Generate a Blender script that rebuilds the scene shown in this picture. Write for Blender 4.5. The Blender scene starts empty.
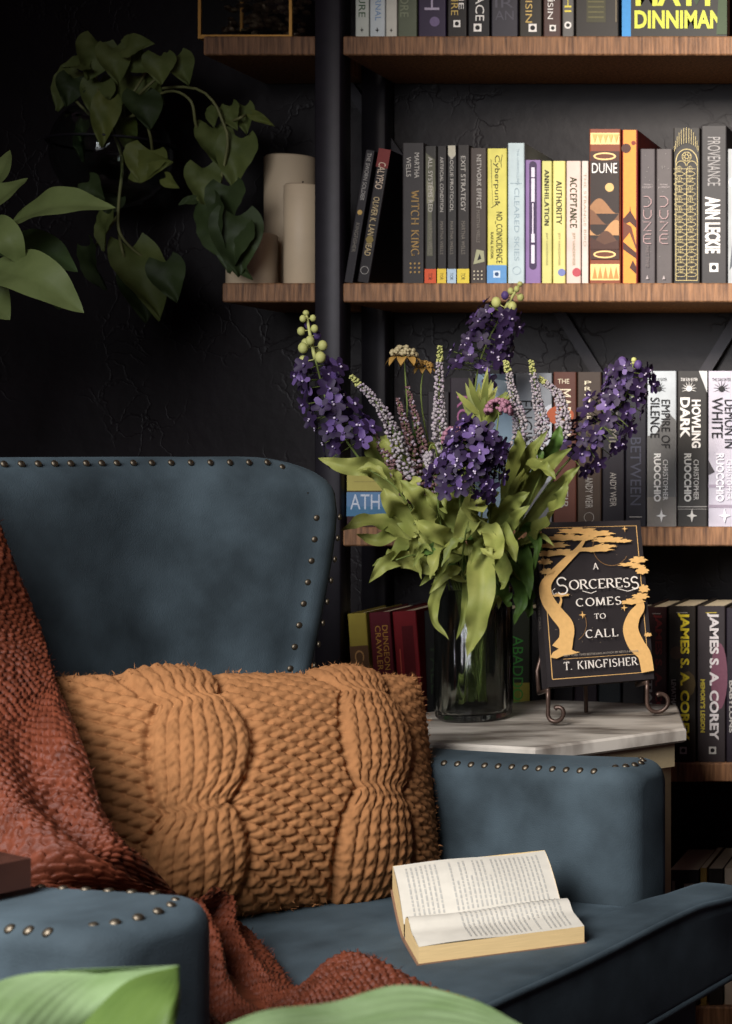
import bpy, bmesh, math, random
import numpy as np
from mathutils import Vector, Matrix
random.seed(7); rng = np.random.default_rng(7)
PI = math.pi
COL = bpy.context.scene.collection
F, CX, CY, CZ = 1750.0, 1050.0, 450.0, 1.02      # focal length in pixels, optical centre of the photograph, eye height

def at(px, py, Y):
    return Vector(((px - CX) / F * Y, Y, CZ - (py - CY) / F * Y))

# ------------------------------------------------------------------ materials
def lin(c):
    return tuple((v / 255 / 12.92) if v / 255 <= 0.04045 else ((v / 255 + 0.055) / 1.055) ** 2.4 for v in c)
MATS = {}
def M(name, rgb, rough=0.55, var=0.12, scale=40.0, metal=0.0, sheen=0.0, bump=0.0, bscale=None, spec=0.4, stretch=(1, 1, 1), rgb2=None, trans=0.0, emit=0):
    if name in MATS: return MATS[name]
    m = bpy.data.materials.new(name); m.use_nodes = True
    nt = m.node_tree; N = nt.nodes; L = nt.links
    b = N['Principled BSDF']
    b.inputs['Roughness'].default_value = rough
    b.inputs['Metallic'].default_value = metal
    b.inputs['Specular IOR Level'].default_value = spec
    if sheen:
        b.inputs['Sheen Weight'].default_value = sheen
        b.inputs['Sheen Roughness'].default_value = 0.4; b.inputs['Sheen Tint'].default_value = (*lin(tuple(min(255, v * 1.5) for v in rgb)), 1)
    if trans: b.inputs['Transmission Weight'].default_value = trans
    tc = N.new('ShaderNodeTexCoord'); mp = N.new('ShaderNodeMapping'); mp.inputs['Scale'].default_value = stretch
    L.new(tc.outputs['Object'], mp.inputs['Vector'])
    nz = N.new('ShaderNodeTexNoise'); nz.inputs['Scale'].default_value = scale; nz.inputs['Detail'].default_value = 4
    L.new(mp.outputs['Vector'], nz.inputs['Vector'])
    rp = N.new('ShaderNodeValToRGB'); c = lin(rgb)
    c2 = lin(rgb2) if rgb2 else tuple(min(1, v * (1 + var)) for v in c)
    c1 = c if rgb2 else tuple(v * (1 - var) for v in c)
    rp.color_ramp.elements[0].position = 0.3; rp.color_ramp.elements[1].position = 0.7
    rp.color_ramp.elements[0].color = (*c1, 1); rp.color_ramp.elements[1].color = (*c2, 1)
    L.new(nz.outputs['Fac'], rp.inputs['Fac']); L.new(rp.outputs['Color'], b.inputs['Base Color'])
    if bump:
        bn = N.new('ShaderNodeBump'); bn.inputs['Strength'].default_value = bump; bn.inputs['Distance'].default_value = 0.002
        n2 = N.new('ShaderNodeTexNoise'); n2.inputs['Scale'].default_value = bscale or scale; n2.inputs['Detail'].default_value = 6
        L.new(mp.outputs['Vector'], n2.inputs['Vector']); L.new(n2.outputs['Fac'], bn.inputs['Height']); L.new(bn.outputs['Normal'], b.inputs['Normal'])
    MATS[name] = m
    return m
def ink(rgb, rough=0.5, metal=0.0):
    return M('ink_%d_%d_%d_%d' % (*rgb, int(metal * 10)), rgb, rough, 0.06, 200, metal, spec=.2)
def stock(rgb, rough=0.5):
    return M('cover_%d_%d_%d' % rgb, rgb, rough, 0.14, 25, bump=0.05, bscale=300, spec=.22)

# ------------------------------------------------------------------ mesh collector
class MB:
    def __init__(s): s.v = []; s.f = []; s.m = []; s.sm = []
    def add(s, vs, fs, mat, smooth=False):
        b = len(s.v); s.v.extend(tuple(v) for v in vs)
        for f in fs: s.f.append(tuple(b + i for i in f)); s.m.append(mat); s.sm.append(smooth)
    def box(s, lo, hi, mat, mtx=None):
        vs = [Vector((x, y, z)) for x in (lo[0], hi[0]) for y in (lo[1], hi[1]) for z in (lo[2], hi[2])]
        if mtx: vs = [mtx @ v for v in vs]
        s.add(vs, [(0, 1, 3, 2), (4, 6, 7, 5), (0, 4, 5, 1), (2, 3, 7, 6), (0, 2, 6, 4), (1, 5, 7, 3)], mat)
    def rbox(s, lo, hi, r, mat, seg=3, mtx=None):
        bm = bmesh.new(); bmesh.ops.create_cube(bm, size=1)
        for v in bm.verts: v.co = Vector([(lo[i] + hi[i]) / 2 + v.co[i] * (hi[i] - lo[i]) for i in range(3)])
        bmesh.ops.bevel(bm, geom=list(bm.edges), offset=r, segments=seg, profile=0.5, affect='EDGES')
        s.bm(bm, mat, True, mtx)
    def bm(s, bm, mat, smooth, mtx=None):
        bm.verts.index_update()
        s.add([(mtx @ v.co) if mtx else v.co for v in bm.verts], [[v.index for v in f.verts] for f in bm.faces], mat, smooth); bm.free()
    def grid(s, P, mat, smooth=True, closed=False):
        P = np.asarray(P, float); n, k = P.shape[:2]
        vs = P.reshape(-1, 3); fs = []
        for i in range(n - 1):
            for j in range(k if closed else k - 1):
                j2 = (j + 1) % k; fs.append((i * k + j, i * k + j2, (i + 1) * k + j2, (i + 1) * k + j))
        s.add(vs.tolist(), fs, mat, smooth)
    def loft(s, loops, mat, smooth=True, cap=True):
        k = len(loops[0]); n = len(loops); vs = [p for l in loops for p in l]; fs = []
        for i in range(n - 1):
            for j in range(k):
                j2 = (j + 1) % k; fs.append((i * k + j, i * k + j2, (i + 1) * k + j2, (i + 1) * k + j))
        if cap: fs.append(tuple(range(k))[::-1]); fs.append(tuple((n - 1) * k + j for j in range(k)))
        s.add(vs, fs, mat, smooth)
    def tube(s, pts, r, mat, n=8, cap=True):
        pts = [Vector(p) for p in pts]; N = len(pts)
        rs = [r] * N if not hasattr(r, '__len__') else r
        up = None; loops = []
        for i, p in enumerate(pts):
            t = (pts[min(i + 1, N - 1)] - pts[max(i - 1, 0)]).normalized()
            if up is None:
                up = Vector((0, 0, 1)) if abs(t.z) < 0.9 else Vector((1, 0, 0))
            a = t.cross(up)
            if a.length < 1e-6: a = t.cross(Vector((0, 1, 0)))
            a.normalize(); up = a.cross(t).normalized()
            loops.append([p + rs[i] * (math.cos(2 * PI * j / n) * a + math.sin(2 * PI * j / n) * up) for j in range(n)])
        s.loft(loops, mat, True, cap)
    def lathe(s, prof, mat, c=(0, 0, 0), n=40, cap=True):
        loops = [[(c[0] + r * math.cos(2 * PI * j / n), c[1] + r * math.sin(2 * PI * j / n), c[2] + z) for j in range(n)] for r, z in prof]
        s.loft(loops, mat, True, cap)
    def ball(s, c, r, mat, sub=1, sq=(1, 1, 1), mtx=None):
        bm = bmesh.new(); bmesh.ops.create_icosphere(bm, subdivisions=sub, radius=r)
        for v in bm.verts:
            q = Vector((v.co.x * sq[0], v.co.y * sq[1], v.co.z * sq[2]))
            v.co = Vector(c) + ((mtx @ q) if mtx else q)
        s.bm(bm, mat, True)
    def build(s, name, parent=None, loc=None, mtx=None):
        me = bpy.data.meshes.new(name); me.from_pydata(s.v, [], s.f)
        ml = []
        for m in s.m:
            if m not in ml: ml.append(m)
        for m in ml: me.materials.append(m)
        ix = {m: i for i, m in enumerate(ml)}
        me.polygons.foreach_set('material_index', [ix[m] for m in s.m])
        me.polygons.foreach_set('use_smooth', s.sm)
        me.update()
        o = bpy.data.objects.new(name, me); COL.objects.link(o)
        if parent: o.parent = parent
        if loc is not None: o.location = loc
        if mtx is not None: o.matrix_world = mtx
        return o
def centred(mb, org):
    org = Vector(org); mb.v = [tuple(Vector(v) - org) for v in mb.v]; return org
def tag(o, label, cat, group=None):
    o['label'] = label; o['category'] = cat
    if group: o['group'] = group
    return o
def empty(name, loc, label, cat, group=None, rz=0.0):
    o = bpy.data.objects.new(name, None); COL.objects.link(o); o.location = loc; o.rotation_euler = (0, 0, rz)
    o.empty_display_size = 0.05
    return tag(o, label, cat, group)
def struct(mb, name):
    o = mb.build(name); o['kind'] = 'structure'; return o
def spline(pts, n):
    P = np.array([list(p) for p in pts], float); k = len(P); out = []
    Q = np.vstack([2 * P[0] - P[1], P, 2 * P[-1] - P[-2]])
    for u in np.linspace(0, k - 1, n):
        i = min(int(u), k - 2); t = u - i; a, b, c, d = Q[i:i + 4]
        out.append(0.5 * (2 * b + (c - a) * t + (2 * a - 5 * b + 4 * c - d) * t * t + (3 * b - a - 3 * c + d) * t ** 3))
    return [Vector(o) for o in out]

# ------------------------------------------------------------------ lettering
_TXT = {}
def sans(txt, bold=0.0):
    key = (txt, bold)
    if key in _TXT: return _TXT[key]
    cu = bpy.data.curves.new('t', 'FONT'); cu.body = txt; cu.resolution_u = 3; cu.offset = bold
    o = bpy.data.objects.new('t', cu); COL.objects.link(o)
    dg = bpy.context.evaluated_depsgraph_get(); ev = o.evaluated_get(dg); me = ev.to_mesh()
    vs = [(v.co.x, v.co.y) for v in me.vertices]; fs = [tuple(p.vertices) for p in me.polygons]
    ev.to_mesh_clear(); bpy.data.objects.remove(o); bpy.data.curves.remove(cu)
    _TXT[key] = norm2(vs, fs); return _TXT[key]
def norm2(vs, fs):
    xs = [v[0] for v in vs]; ys = [v[1] for v in vs]
    x0, x1, y0, y1 = min(xs), max(xs), min(ys), max(ys)
    return [((x - x0) / (x1 - x0) - 0.5, (y - y0) / (y1 - y0) - 0.5) for x, y in vs], fs
def arc(cx, cy, rx, ry, a0, a1, n=14):
    return [(cx + rx * math.cos(math.radians(a0 + (a1 - a0) * i / n)), cy + ry * math.sin(math.radians(a0 + (a1 - a0) * i / n))) for i in range(n + 1)]
GL = {   # strokes, serif spots, advance
 'A': ([[(.04, 0), (.40, 1)], [(.38, 1), (.78, 0)], [(.18, .34), (.62, .34)]], [(.04, 0), (.78, 0)], .84),
 'C': ([arc(.44, .5, .38, .48, 48, 312, 22)], [], .82),
 'D': ([[(.12, 0), (.12, 1)], [(.12, 1), (.32, 1)] + arc(.32, .5, .40, .5, 90, -90) + [(.12, 0)]], [], .8),
 'E': ([[(.12, 0), (.12, 1)], [(.12, .98), (.60, .98), (.60, .82)], [(.12, .52), (.48, .52)], [(.12, .02), (.62, .02), (.62, .2)]], [(.1, 0), (.1, 1)], .70),
 'F': ([[(.12, 0), (.12, 1)], [(.12, .98), (.58, .98), (.58, .82)], [(.12, .52), (.46, .52)]], [(.12, 0), (.1, 1)], .64),
 'G': ([arc(.44, .5, .38, .48, 48, 340, 22), [(.80, .40), (.80, .08)]], [(.76, .42)], .92),
 'H': ([[(.12, 0), (.12, 1)], [(.72, 0), (.72, 1)], [(.12, .51), (.72, .51)]], [(.12, 0), (.12, 1), (.72, 0), (.72, 1)], .86),
 'I': ([[(.14, 0), (.14, 1)]], [(.14, 0), (.14, 1)], .32),
 'K': ([[(.12, 0), (.12, 1)], [(.68, 1), (.14, .42)], [(.30, .58), (.74, 0)]], [(.12, 0), (.12, 1), (.66, 1), (.74, 0)], .84),
 'L': ([[(.12, 0), (.12, 1)], [(.12, .02), (.60, .02), (.60, .2)]], [(.12, 0), (.12, 1)], .68),
 'M': ([[(.08, 0), (.12, 1)], [(.12, 1), (.46, .05)], [(.46, .05), (.80, 1)], [(.80, 1), (.86, 0)]], [(.08, 0), (.1, 1), (.82, 1), (.86, 0)], .98),
 'N': ([[(.10, 0), (.10, 1)], [(.10, 1), (.70, 0)], [(.70, 0), (.70, 1)]], [(.10, 0), (.08, 1), (.70, 1)], .84),
 'O': ([arc(.46, .5, .40, .48, 0, 360, 28)], [], .92),
 'P': ([[(.12, 0), (.12, 1)], [(.12, .98), (.32, .98)] + arc(.34, .73, .26, .25, 90, -90) + [(.12, .48)]], [(.12, 0), (.1, 1)], .68),
 'R': ([[(.12, 0), (.12, 1)], [(.12, .98), (.32, .98)] + arc(.34, .74, .25, .24, 90, -90) + [(.12, .5)], [(.36, .5), (.72, 0)]], [(.12, 0), (.1, 1), (.74, 0)], .80),
 'S': ([arc(.32, .74, .24, .24, 35, 270, 14)[:-1] + arc(.32, .26, .26, .25, 90, -145, 14)], [], .66),
 'T': ([[(.36, 0), (.36, 1)], [(.04, .82), (.04, .98), (.68, .98), (.68, .82)]], [(.36, 0)], .74),
 'U': ([[(.12, 1), (.12, .3)] + arc(.40, .3, .28, .29, 180, 360) + [(.68, 1)]], [(.12, 1), (.68, 1)], .82),
 'W': ([[(.04, 1), (.28, 0)], [(.28, 0), (.50, .9)], [(.50, .9), (.74, 0)], [(.74, 0), (.98, 1)]], [(.04, 1), (.98, 1)], 1.04),
 'Y': ([[(.04, 1), (.36, .46)], [(.70, 1), (.36, .46)], [(.36, .46), (.36, 0)]], [(.04, 1), (.70, 1), (.36, 0)], .76),
 '.': ([[(.08, 0), (.08, .1)]], [], .22), ' ': ([], [], .42)}
def stroke2(pts, wf):
    vs, fs = [], []
    for i, p in enumerate(pts):
        a = pts[max(i - 1, 0)]; b = pts[min(i + 1, len(pts) - 1)]
        dx, dy = b[0] - a[0], b[1] - a[1]; l = math.hypot(dx, dy) or 1
        w = wf(math.atan2(dy, dx), i / max(1, len(pts) - 1)) / 2
        vs += [(p[0] - dy / l * w, p[1] + dx / l * w), (p[0] + dy / l * w, p[1] - dx / l * w)]
        if i: k = 2 * i; fs.append((k - 2, k - 1, k + 1, k))
    return vs, fs
def serif(txt, thick=.15, thin=.05, track=.10):
    key = ('serif', txt, thick, track)
    if key in _TXT: return _TXT[key]
    V, Fc, x = [], [], 0
    for ch in txt:
        st, se, adv = GL.get(ch, GL[' '])
        for s_ in st:
            vs, fs = stroke2(s_, lambda a, t: thin + (thick - thin) * abs(math.sin(a - 0.35)))
            b = len(V); V += [(x + q[0], q[1]) for q in vs]; Fc += [tuple(b + i for i in f) for f in fs]
        for sx, sy in se:
            b = len(V); y0 = 0 if sy < .3 else (sy - .045); V += [(x + sx - .13, y0), (x + sx + .13, y0), (x + sx + .13, y0 + .045), (x + sx - .13, y0 + .045)]; Fc.append((b, b + 1, b + 2, b + 3))
        x += adv + track
    _TXT[key] = norm2(V, Fc); return _TXT[key]

class Face:
    """draws flat print on a face: origin, right axis, up axis, outward normal, width, height"""
    def __init__(s, mb, o, r, u, n, w, h, step=0.00012):
        s.mb, s.o, s.r, s.u, s.n, s.w, s.h = mb, Vector(o), Vector(r), Vector(u), Vector(n), w, h; s.k = 0; s.step = step
    def pt(s, a, b):
        return s.o + s.r * (a * s.w) + s.u * (b * s.h) + s.n * (0.00025 + s.step * s.k)
    def put(s, vs, fs, mat):
        s.k += 1; P = [s.pt(*v) for v in vs]
        out = []
        for f in fs:
            nn = (P[f[1]] - P[f[0]]).cross(P[f[2]] - P[f[0]])
            out.append(tuple(f) if nn.dot(s.n) >= 0 else tuple(f)[::-1])
        s.mb.add(P, out, mat)
    def rect(s, a0, b0, a1, b1, mat): s.put([(a0, b0), (a1, b0), (a1, b1), (a0, b1)], [(0, 1, 2, 3)], mat)
    def poly(s, pts, mat): s.put(pts, [tuple(range(len(pts)))], mat)
    def disc(s, a, b, r, mat, n=20, sq=1.0): s.poly([(a + r * math.cos(2 * PI * i / n), b + sq * r * s.w / s.h * math.sin(2 * PI * i / n)) for i in range(n)], mat)
    def line(s, pts, w, mat, w2=None):   # width in metres
        q = [(a * s.w, b * s.h) for a, b in pts]
        vs, fs = stroke2(q, lambda an, t: w if w2 is None else w + (w2 - w) * t)
        s.put([(x / s.w, y / s.h) for x, y in vs], fs, mat)
    def ring(s, a, b, r, w, mat, a0=0, a1=360, n=24):
        s.line([(a + r * math.cos(math.radians(a0 + (a1 - a0) * i / n)), b + r * s.w / s.h * math.sin(math.radians(a0 + (a1 - a0) * i / n))) for i in range(n + 1)], w, mat)
    def text(s, txt, a, b, length, size, mat, rot=True, font='sans', track=.1):
        vs, fs = sans(txt, .035 if font == 'bold' else 0.0) if not font.startswith('serif') else serif(txt, .25 if font == 'serifb' else .15, .11 if font == 'serifb' else .05, track)
        if rot: vs2 = [(a + y * size, b - x * length) for x, y in vs]
        else: vs2 = [(a + x * length, b + y * size) for x, y in vs]
        s.put(vs2, fs, mat)
# ------------------------------------------------------------------ placement of soft things and lamps
WORLD = .05
LIGHTS = [('window_light', (-1.02, .45, 1.55), (-.74, 1.72, .58), 1.0, .9, 18, (.96, .97, 1.0), 92),
          ('warm_shelf_light', (-.8, .98, 2.0), (-.12, 2.75, 1.24), .4, .4, 10.5, (1.0, .90, .80), 58)]  # second entry: unseen warm light added to brighten the right-hand shelves
PILLOW = dict(loc=(-.8595, 1.909, .509), w=.437, h=.283, yaw=math.atan2(.77, .63), lean=math.radians(-20), roll=math.radians(6))
CABLES = ((-.098, -.026), (.104, -.026))
BLANKET = [
 [(-200, 452, 1.58), (-90, 462, 1.70), (-10, 476, 1.79)],
 [(-180, 560, 1.60), (-80, 555, 1.70), (18, 553, 1.815)],
 [(-170, 640, 1.60), (-60, 632, 1.70), (45, 622, 1.845)],
 [(-160, 720, 1.56), (-60, 710, 1.65), (20, 692, 1.73), (60, 676, 1.80)],
 [(-160, 790, 1.50), (-60, 775, 1.57), (20, 755, 1.63), (82, 738, 1.66)],
 [(-160, 850, 1.44), (-40, 835, 1.53), (40, 815, 1.585), (103, 800, 1.62)],
 [(-160, 890, 1.42), (-20, 880, 1.49), (70, 862, 1.55), (140, 850, 1.61)],
 [(-120, 940, 1.44), (20, 915, 1.50), (110, 895, 1.58), (185, 895, 1.70)],
 [(60, 960, 1.50), (140, 935, 1.60), (200, 912, 1.72), (240, 918, 1.80)],
 [(110, 1000, 1.46), (180, 960, 1.58), (232, 937, 1.72), (268, 938, 1.76)],
 [(170, 1035, 1.43), (225, 990, 1.56), (262, 962, 1.65), (287, 962, 1.69)],
 [(230, 1055, 1.40), (265, 1015, 1.50), (290, 988, 1.58), (306, 985, 1.62)],
 [(260, 1055, 1.38), (290, 1002, 1.48), (320, 967, 1.56), (345, 950, 1.60)],
 [(300, 1065, 1.38), (332, 1012, 1.46), (362, 966, 1.54), (378, 952, 1.57)],
 [(350, 1075, 1.36), (385, 1022, 1.45), (415, 987, 1.52), (432, 986, 1.55)],
 [(400, 1085, 1.36), (430, 1038, 1.43), (460, 1006, 1.50), (480, 1001, 1.53)]]
# ------------------------------------------------------------------ camera, light
sc = bpy.context.scene
cd = bpy.data.cameras.new('camera'); cam = bpy.data.objects.new('camera', cd); COL.objects.link(cam)
cd.sensor_fit = 'HORIZONTAL'; cd.sensor_width = 36; cd.lens = F * 36 / 732
cd.shift_x = (366 - CX) / 732; cd.shift_y = -(512 - CY) / 732
cam.location = (0, 0, CZ); cam.rotation_euler = (PI / 2, 0, 0); cd.clip_start = 0.05
cd.dof.use_dof = True; cd.dof.focus_distance = 2.15; cd.dof.aperture_fstop = 16
sc.camera = cam
sc.view_settings.view_transform = 'Standard'; sc.view_settings.look = 'None'; sc.view_settings.gamma = 1; sc.view_settings.exposure = 0.0
sc.view_settings.use_curve_mapping = False
w = bpy.data.worlds.new('world'); sc.world = w; w.use_nodes = True
w.node_tree.nodes['Background'].inputs[0].default_value = (0.9, 0.55, 0.72, 1); w.node_tree.nodes['Background'].inputs[1].default_value = WORLD
def area(name, loc, aim, sx, sy, watts, col, spread=180):
    l = bpy.data.lights.new(name, 'AREA'); l.shape = 'RECTANGLE'; l.size = sx; l.size_y = sy; l.energy = watts; l.color = col; l.spread = math.radians(spread)
    o = bpy.data.objects.new(name, l); COL.objects.link(o); o.location = loc
    o.rotation_euler = (Vector(aim) - Vector(loc)).to_track_quat('-Z', 'Y').to_euler()
    return o
for a_ in LIGHTS: area(*a_)

# ------------------------------------------------------------------ setting
def wall_mat():
    m = M('plaster_wall', (21, 16, 19), 0.48, 0.25, 9, spec=0.22)
    nt = m.node_tree; N = nt.nodes; L = nt.links
    tc = N.new('ShaderNodeTexCoord'); v = N.new('ShaderNodeTexVoronoi'); v.feature = 'DISTANCE_TO_EDGE'; v.inputs['Scale'].default_value = 22
    nz = N.new('ShaderNodeTexNoise'); nz.inputs['Scale'].default_value = 45; nz.inputs['Detail'].default_value = 6
    wp = N.new('ShaderNodeTexNoise'); wp.inputs['Scale'].default_value = 12; wp.inputs['Detail'].default_value = 4
    mx = N.new('ShaderNodeVectorMath'); mx.operation = 'MULTIPLY_ADD'; mx.inputs[1].default_value = (.12, .12, .12)
    L.new(tc.outputs['Object'], wp.inputs['Vector']); L.new(wp.outputs['Color'], mx.inputs[0]); L.new(tc.outputs['Object'], mx.inputs[2])
    L.new(mx.outputs[0], v.inputs['Vector']); L.new(tc.outputs['Object'], nz.inputs['Vector'])
    r = N.new('ShaderNodeMapRange'); r.inputs[2].default_value = 0.05; L.new(v.outputs['Distance'], r.inputs[0])
    r.inputs[1].default_value = 0.0
    msk = N.new('ShaderNodeMapRange'); msk.inputs[1].default_value = .5; msk.inputs[2].default_value = .62
    n3 = N.new('ShaderNodeTexNoise'); n3.inputs['Scale'].default_value = 6; L.new(tc.outputs['Object'], n3.inputs['Vector']); L.new(n3.outputs['Fac'], msk.inputs[0])
    inv = N.new('ShaderNodeMath'); inv.operation = 'SUBTRACT'; inv.inputs[0].default_value = 1; L.new(r.outputs[0], inv.inputs[1])
    mul = N.new('ShaderNodeMath'); mul.operation = 'MULTIPLY'; L.new(inv.outputs[0], mul.inputs[0]); L.new(msk.outputs[0], mul.inputs[1])
    ad = N.new('ShaderNodeMath'); ad.operation = 'MULTIPLY_ADD'; ad.inputs[1].default_value = -1.2; L.new(mul.outputs[0], ad.inputs[0]); L.new(nz.outputs['Fac'], ad.inputs[2])
    bp = N.new('ShaderNodeBump'); bp.inputs['Strength'].default_value = 0.22; bp.inputs['Distance'].default_value = 0.003
    L.new(ad.outputs[0], bp.inputs['Height']); L.new(bp.outputs['Normal'], N['Principled BSDF'].inputs['Normal'])
    return m
WALL_Y = 2.885
mb = MB(); mb.box((-2.6, WALL_Y, 0), (0.9, WALL_Y + .1, 2.5), wall_mat()); struct(mb, 'wall_back')
mb = MB(); mb.box((-2.7, -1.2, 0), (-2.6, WALL_Y + .1, 2.5), M('side_wall', (26, 22, 24), .7, .1)); struct(mb, 'wall_left')
mb = MB(); mb.box((-2.7, -1.2, -.05), (0.9, WALL_Y + .1, 0), M('floor_wood', (70, 50, 38), .5, .3, 4, stretch=(1, 12, 1))); struct(mb, 'floor')

# ------------------------------------------------------------------ bookshelf
SF = 2.67
SH = [CZ - (y - CY) / F * SF for y in (36, 283, 527, 763, 1007)]   # board tops
TH = 0.029
wood = M('rough_sawn_wood', (78, 52, 35), .6, .2, 8, bump=.5, bscale=30, stretch=(26, 26, 2), rgb2=(152, 110, 76))
iron = M('black_steel', (30, 27, 33), .5, .15, 60, metal=.3)
sh = empty('bookshelf', (-.6, 2.78, 0), 'tall rustic bookshelf of rough brown boards on black metal posts', 'bookshelf')
def child(mb, name, par):
    org = par.location.copy(); R = par.matrix_basis.inverted() if par.rotation_euler.z else None
    par_m = Matrix.Translation(par.location) @ Matrix.Rotation(par.rotation_euler.z, 4, 'Z')
    inv = par_m.inverted(); mb.v = [tuple(inv @ Vector(v)) for v in mb.v]
    return mb.build(name, par)
def wx(px, Y=SF): return (px - CX) * Y / F
def board(x0, x1, zt, y1=WALL_Y - .004):
    m = MB(); m.rbox((x0, SF, zt - TH), (x1, y1, zt), .002, wood, 1); m.sm = [False] * len(m.sm); return child(m, 'shelf_board', sh)
PX0, PX1 = wx(316), wx(342)
for zt in SH: board(PX1 + .001, wx(930), zt)
board(wx(203), PX0 - .001, SH[0]); board(wx(222), PX0 - .001, SH[1])
m = MB(); m.rbox((PX0, SF - .006, 0), (PX1, SF + .035, 2.3), .002, iron, 1); child(m, 'post', sh)
m = MB(); m.rbox((PX0, WALL_Y - .04, 0), (PX1, WALL_Y - .004, 2.3), .002, iron, 1); child(m, 'post', sh)
m = MB(); m.rbox((wx(930) + .001, SF - .006, 0), (wx(930) + .04, WALL_Y - .004, 2.3), .002, iron, 1); child(m, 'post', sh)
for p, q in (((552, 300), (690, 520)), ((742, 312), (602, 540)), ((345, 80), (480, 275)), ((615, 1000), (470, 780))):
    a = at(*p, WALL_Y - .012); b = at(*q, WALL_Y - .012); d = (b - a).normalized(); n = Vector((d.z, 0, -d.x)) * .009; t = Vector((0, .004, 0))
    m = MB(); m.loft([[c + n - t, c - n - t, c - n + t, c + n + t] for c in (a, b)], iron, False); child(m, 'cross_brace', sh)
# ------------------------------------------------------------------ books
PAPER = M('page_paper', (205, 190, 160), .8, .12, 60, stretch=(60, 1, 1))
PAPER2 = M('cream_paper', (222, 208, 178), .8, .1, 60, stretch=(60, 1, 1))
WHITE, CREAM, GREY = ink((225, 222, 218)), ink((205, 195, 170)), ink((150, 146, 142))
BLACK = ink((18, 16, 18)); GOLD = ink((196, 160, 96), .4); LIME = ink((200, 205, 70)); YEL = ink((216, 200, 78))
def book_parts(root, wd, D, h, cover, hard=True, art=None, pages=PAPER, spine=None, side=None):
    t = .0024 if hard else .0008; r = min(.0022, wd * .12); ov = .003 if hard else .0003
    sp = []
    for i in range(5):
        a = PI / 2 * i / 4; sp.append((-wd / 2 + r - r * math.cos(a), r - r * math.sin(a)))
    out = [(-wd / 2, D)] + sp + [(-x, y) for x, y in sp[::-1]] + [(wd / 2, D)]
    inn = [(wd / 2 - t, D), (wd / 2 - t, t * 1.2), (-wd / 2 + t, t * 1.2), (-wd / 2 + t, D)]
    m = MB(); prof = out + inn; k = len(prof)
    vs = [(x, y, 0) for x, y in prof] + [(x, y, h) for x, y in prof]
    no = len(out)
    for j in range(k):
        j2 = (j + 1) % k
        mt = cover
        if 0 < j < no - 2 and spine: mt = spine
        if side and j == no - 2: mt = side
        m.add([vs[j], vs[j2], vs[k + j2], vs[k + j]], [(0, 1, 2, 3)], mt)
    # rim faces, top and bottom: left board, spine, right board
    def rim(idx):
        for z0 in (0, k):
            m.add([vs[z0 + i] for i in idx], [tuple(range(len(idx))) if z0 else tuple(range(len(idx)))[::-1]], cover)
    rim([0, 1, no + 2, no + 3]); rim(list(range(1, no - 1)) + [no + 1, no + 2]); rim([no - 2, no - 1, no, no + 1])
    if art:
        f = Face(m, (-wd / 2, 0, 0), (1, 0, 0), (0, 0, 1), (0, -1, 0), wd, h); art(f)
    m.build('cover', root)
    p = MB(); p.box((-wd / 2 + t, t * 1.3, ov), (wd / 2 - t, D - ov, h - ov), pages); p.build('page_block', root)
def book(row, x0, x1, ytop, rgb, label, art=None, hard=True, D=.15, group=None, lean=0, back=None, pages=PAPER, name='book', spine=None, side=None, yb=None):
    Yf = SF + (back if back is not None else random.uniform(.006, .012))
    z0 = SH[row] + .0003; h = CZ - (ytop - CY) / F * Yf - z0
    a, b = (x0 - CX) * Yf / F, (x1 - CX) * Yf / F; wd = b - a - .0008
    h /= math.cos(lean)
    o = empty(name, ((a + b) / 2, Yf, z0 + wd / 2 * abs(math.sin(lean))), label, 'book', group)
    o.rotation_euler = (0, lean, 0)
    c = stock(rgb) if isinstance(rgb, tuple) else rgb
    book_parts(o, wd, min(D, WALL_Y - .008 - Yf), h, c, hard, art, pages, spine, side)
    return o
def lines(*items):
    """each item: text, across, up, length, size, ink, [font]"""
    def f(F_):
        for it in items:
            if it[0] == '#': F_.rect(*it[1:])
            elif it[0] == 'o': F_.disc(*it[1:])
            else: F_.text(it[0], *it[1:6], font=it[6] if len(it) > 6 else 'sans')
    return f
def orbit(F_, a=.5, b=.065, mat=WHITE, dark=BLACK, s=.36):
    q = s * F_.w / F_.h; F_.rect(a - s / 2, b - q / 2, a + s / 2, b + q / 2, mat); F_.disc(a, b, s * .3, dark, 12)

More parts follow.
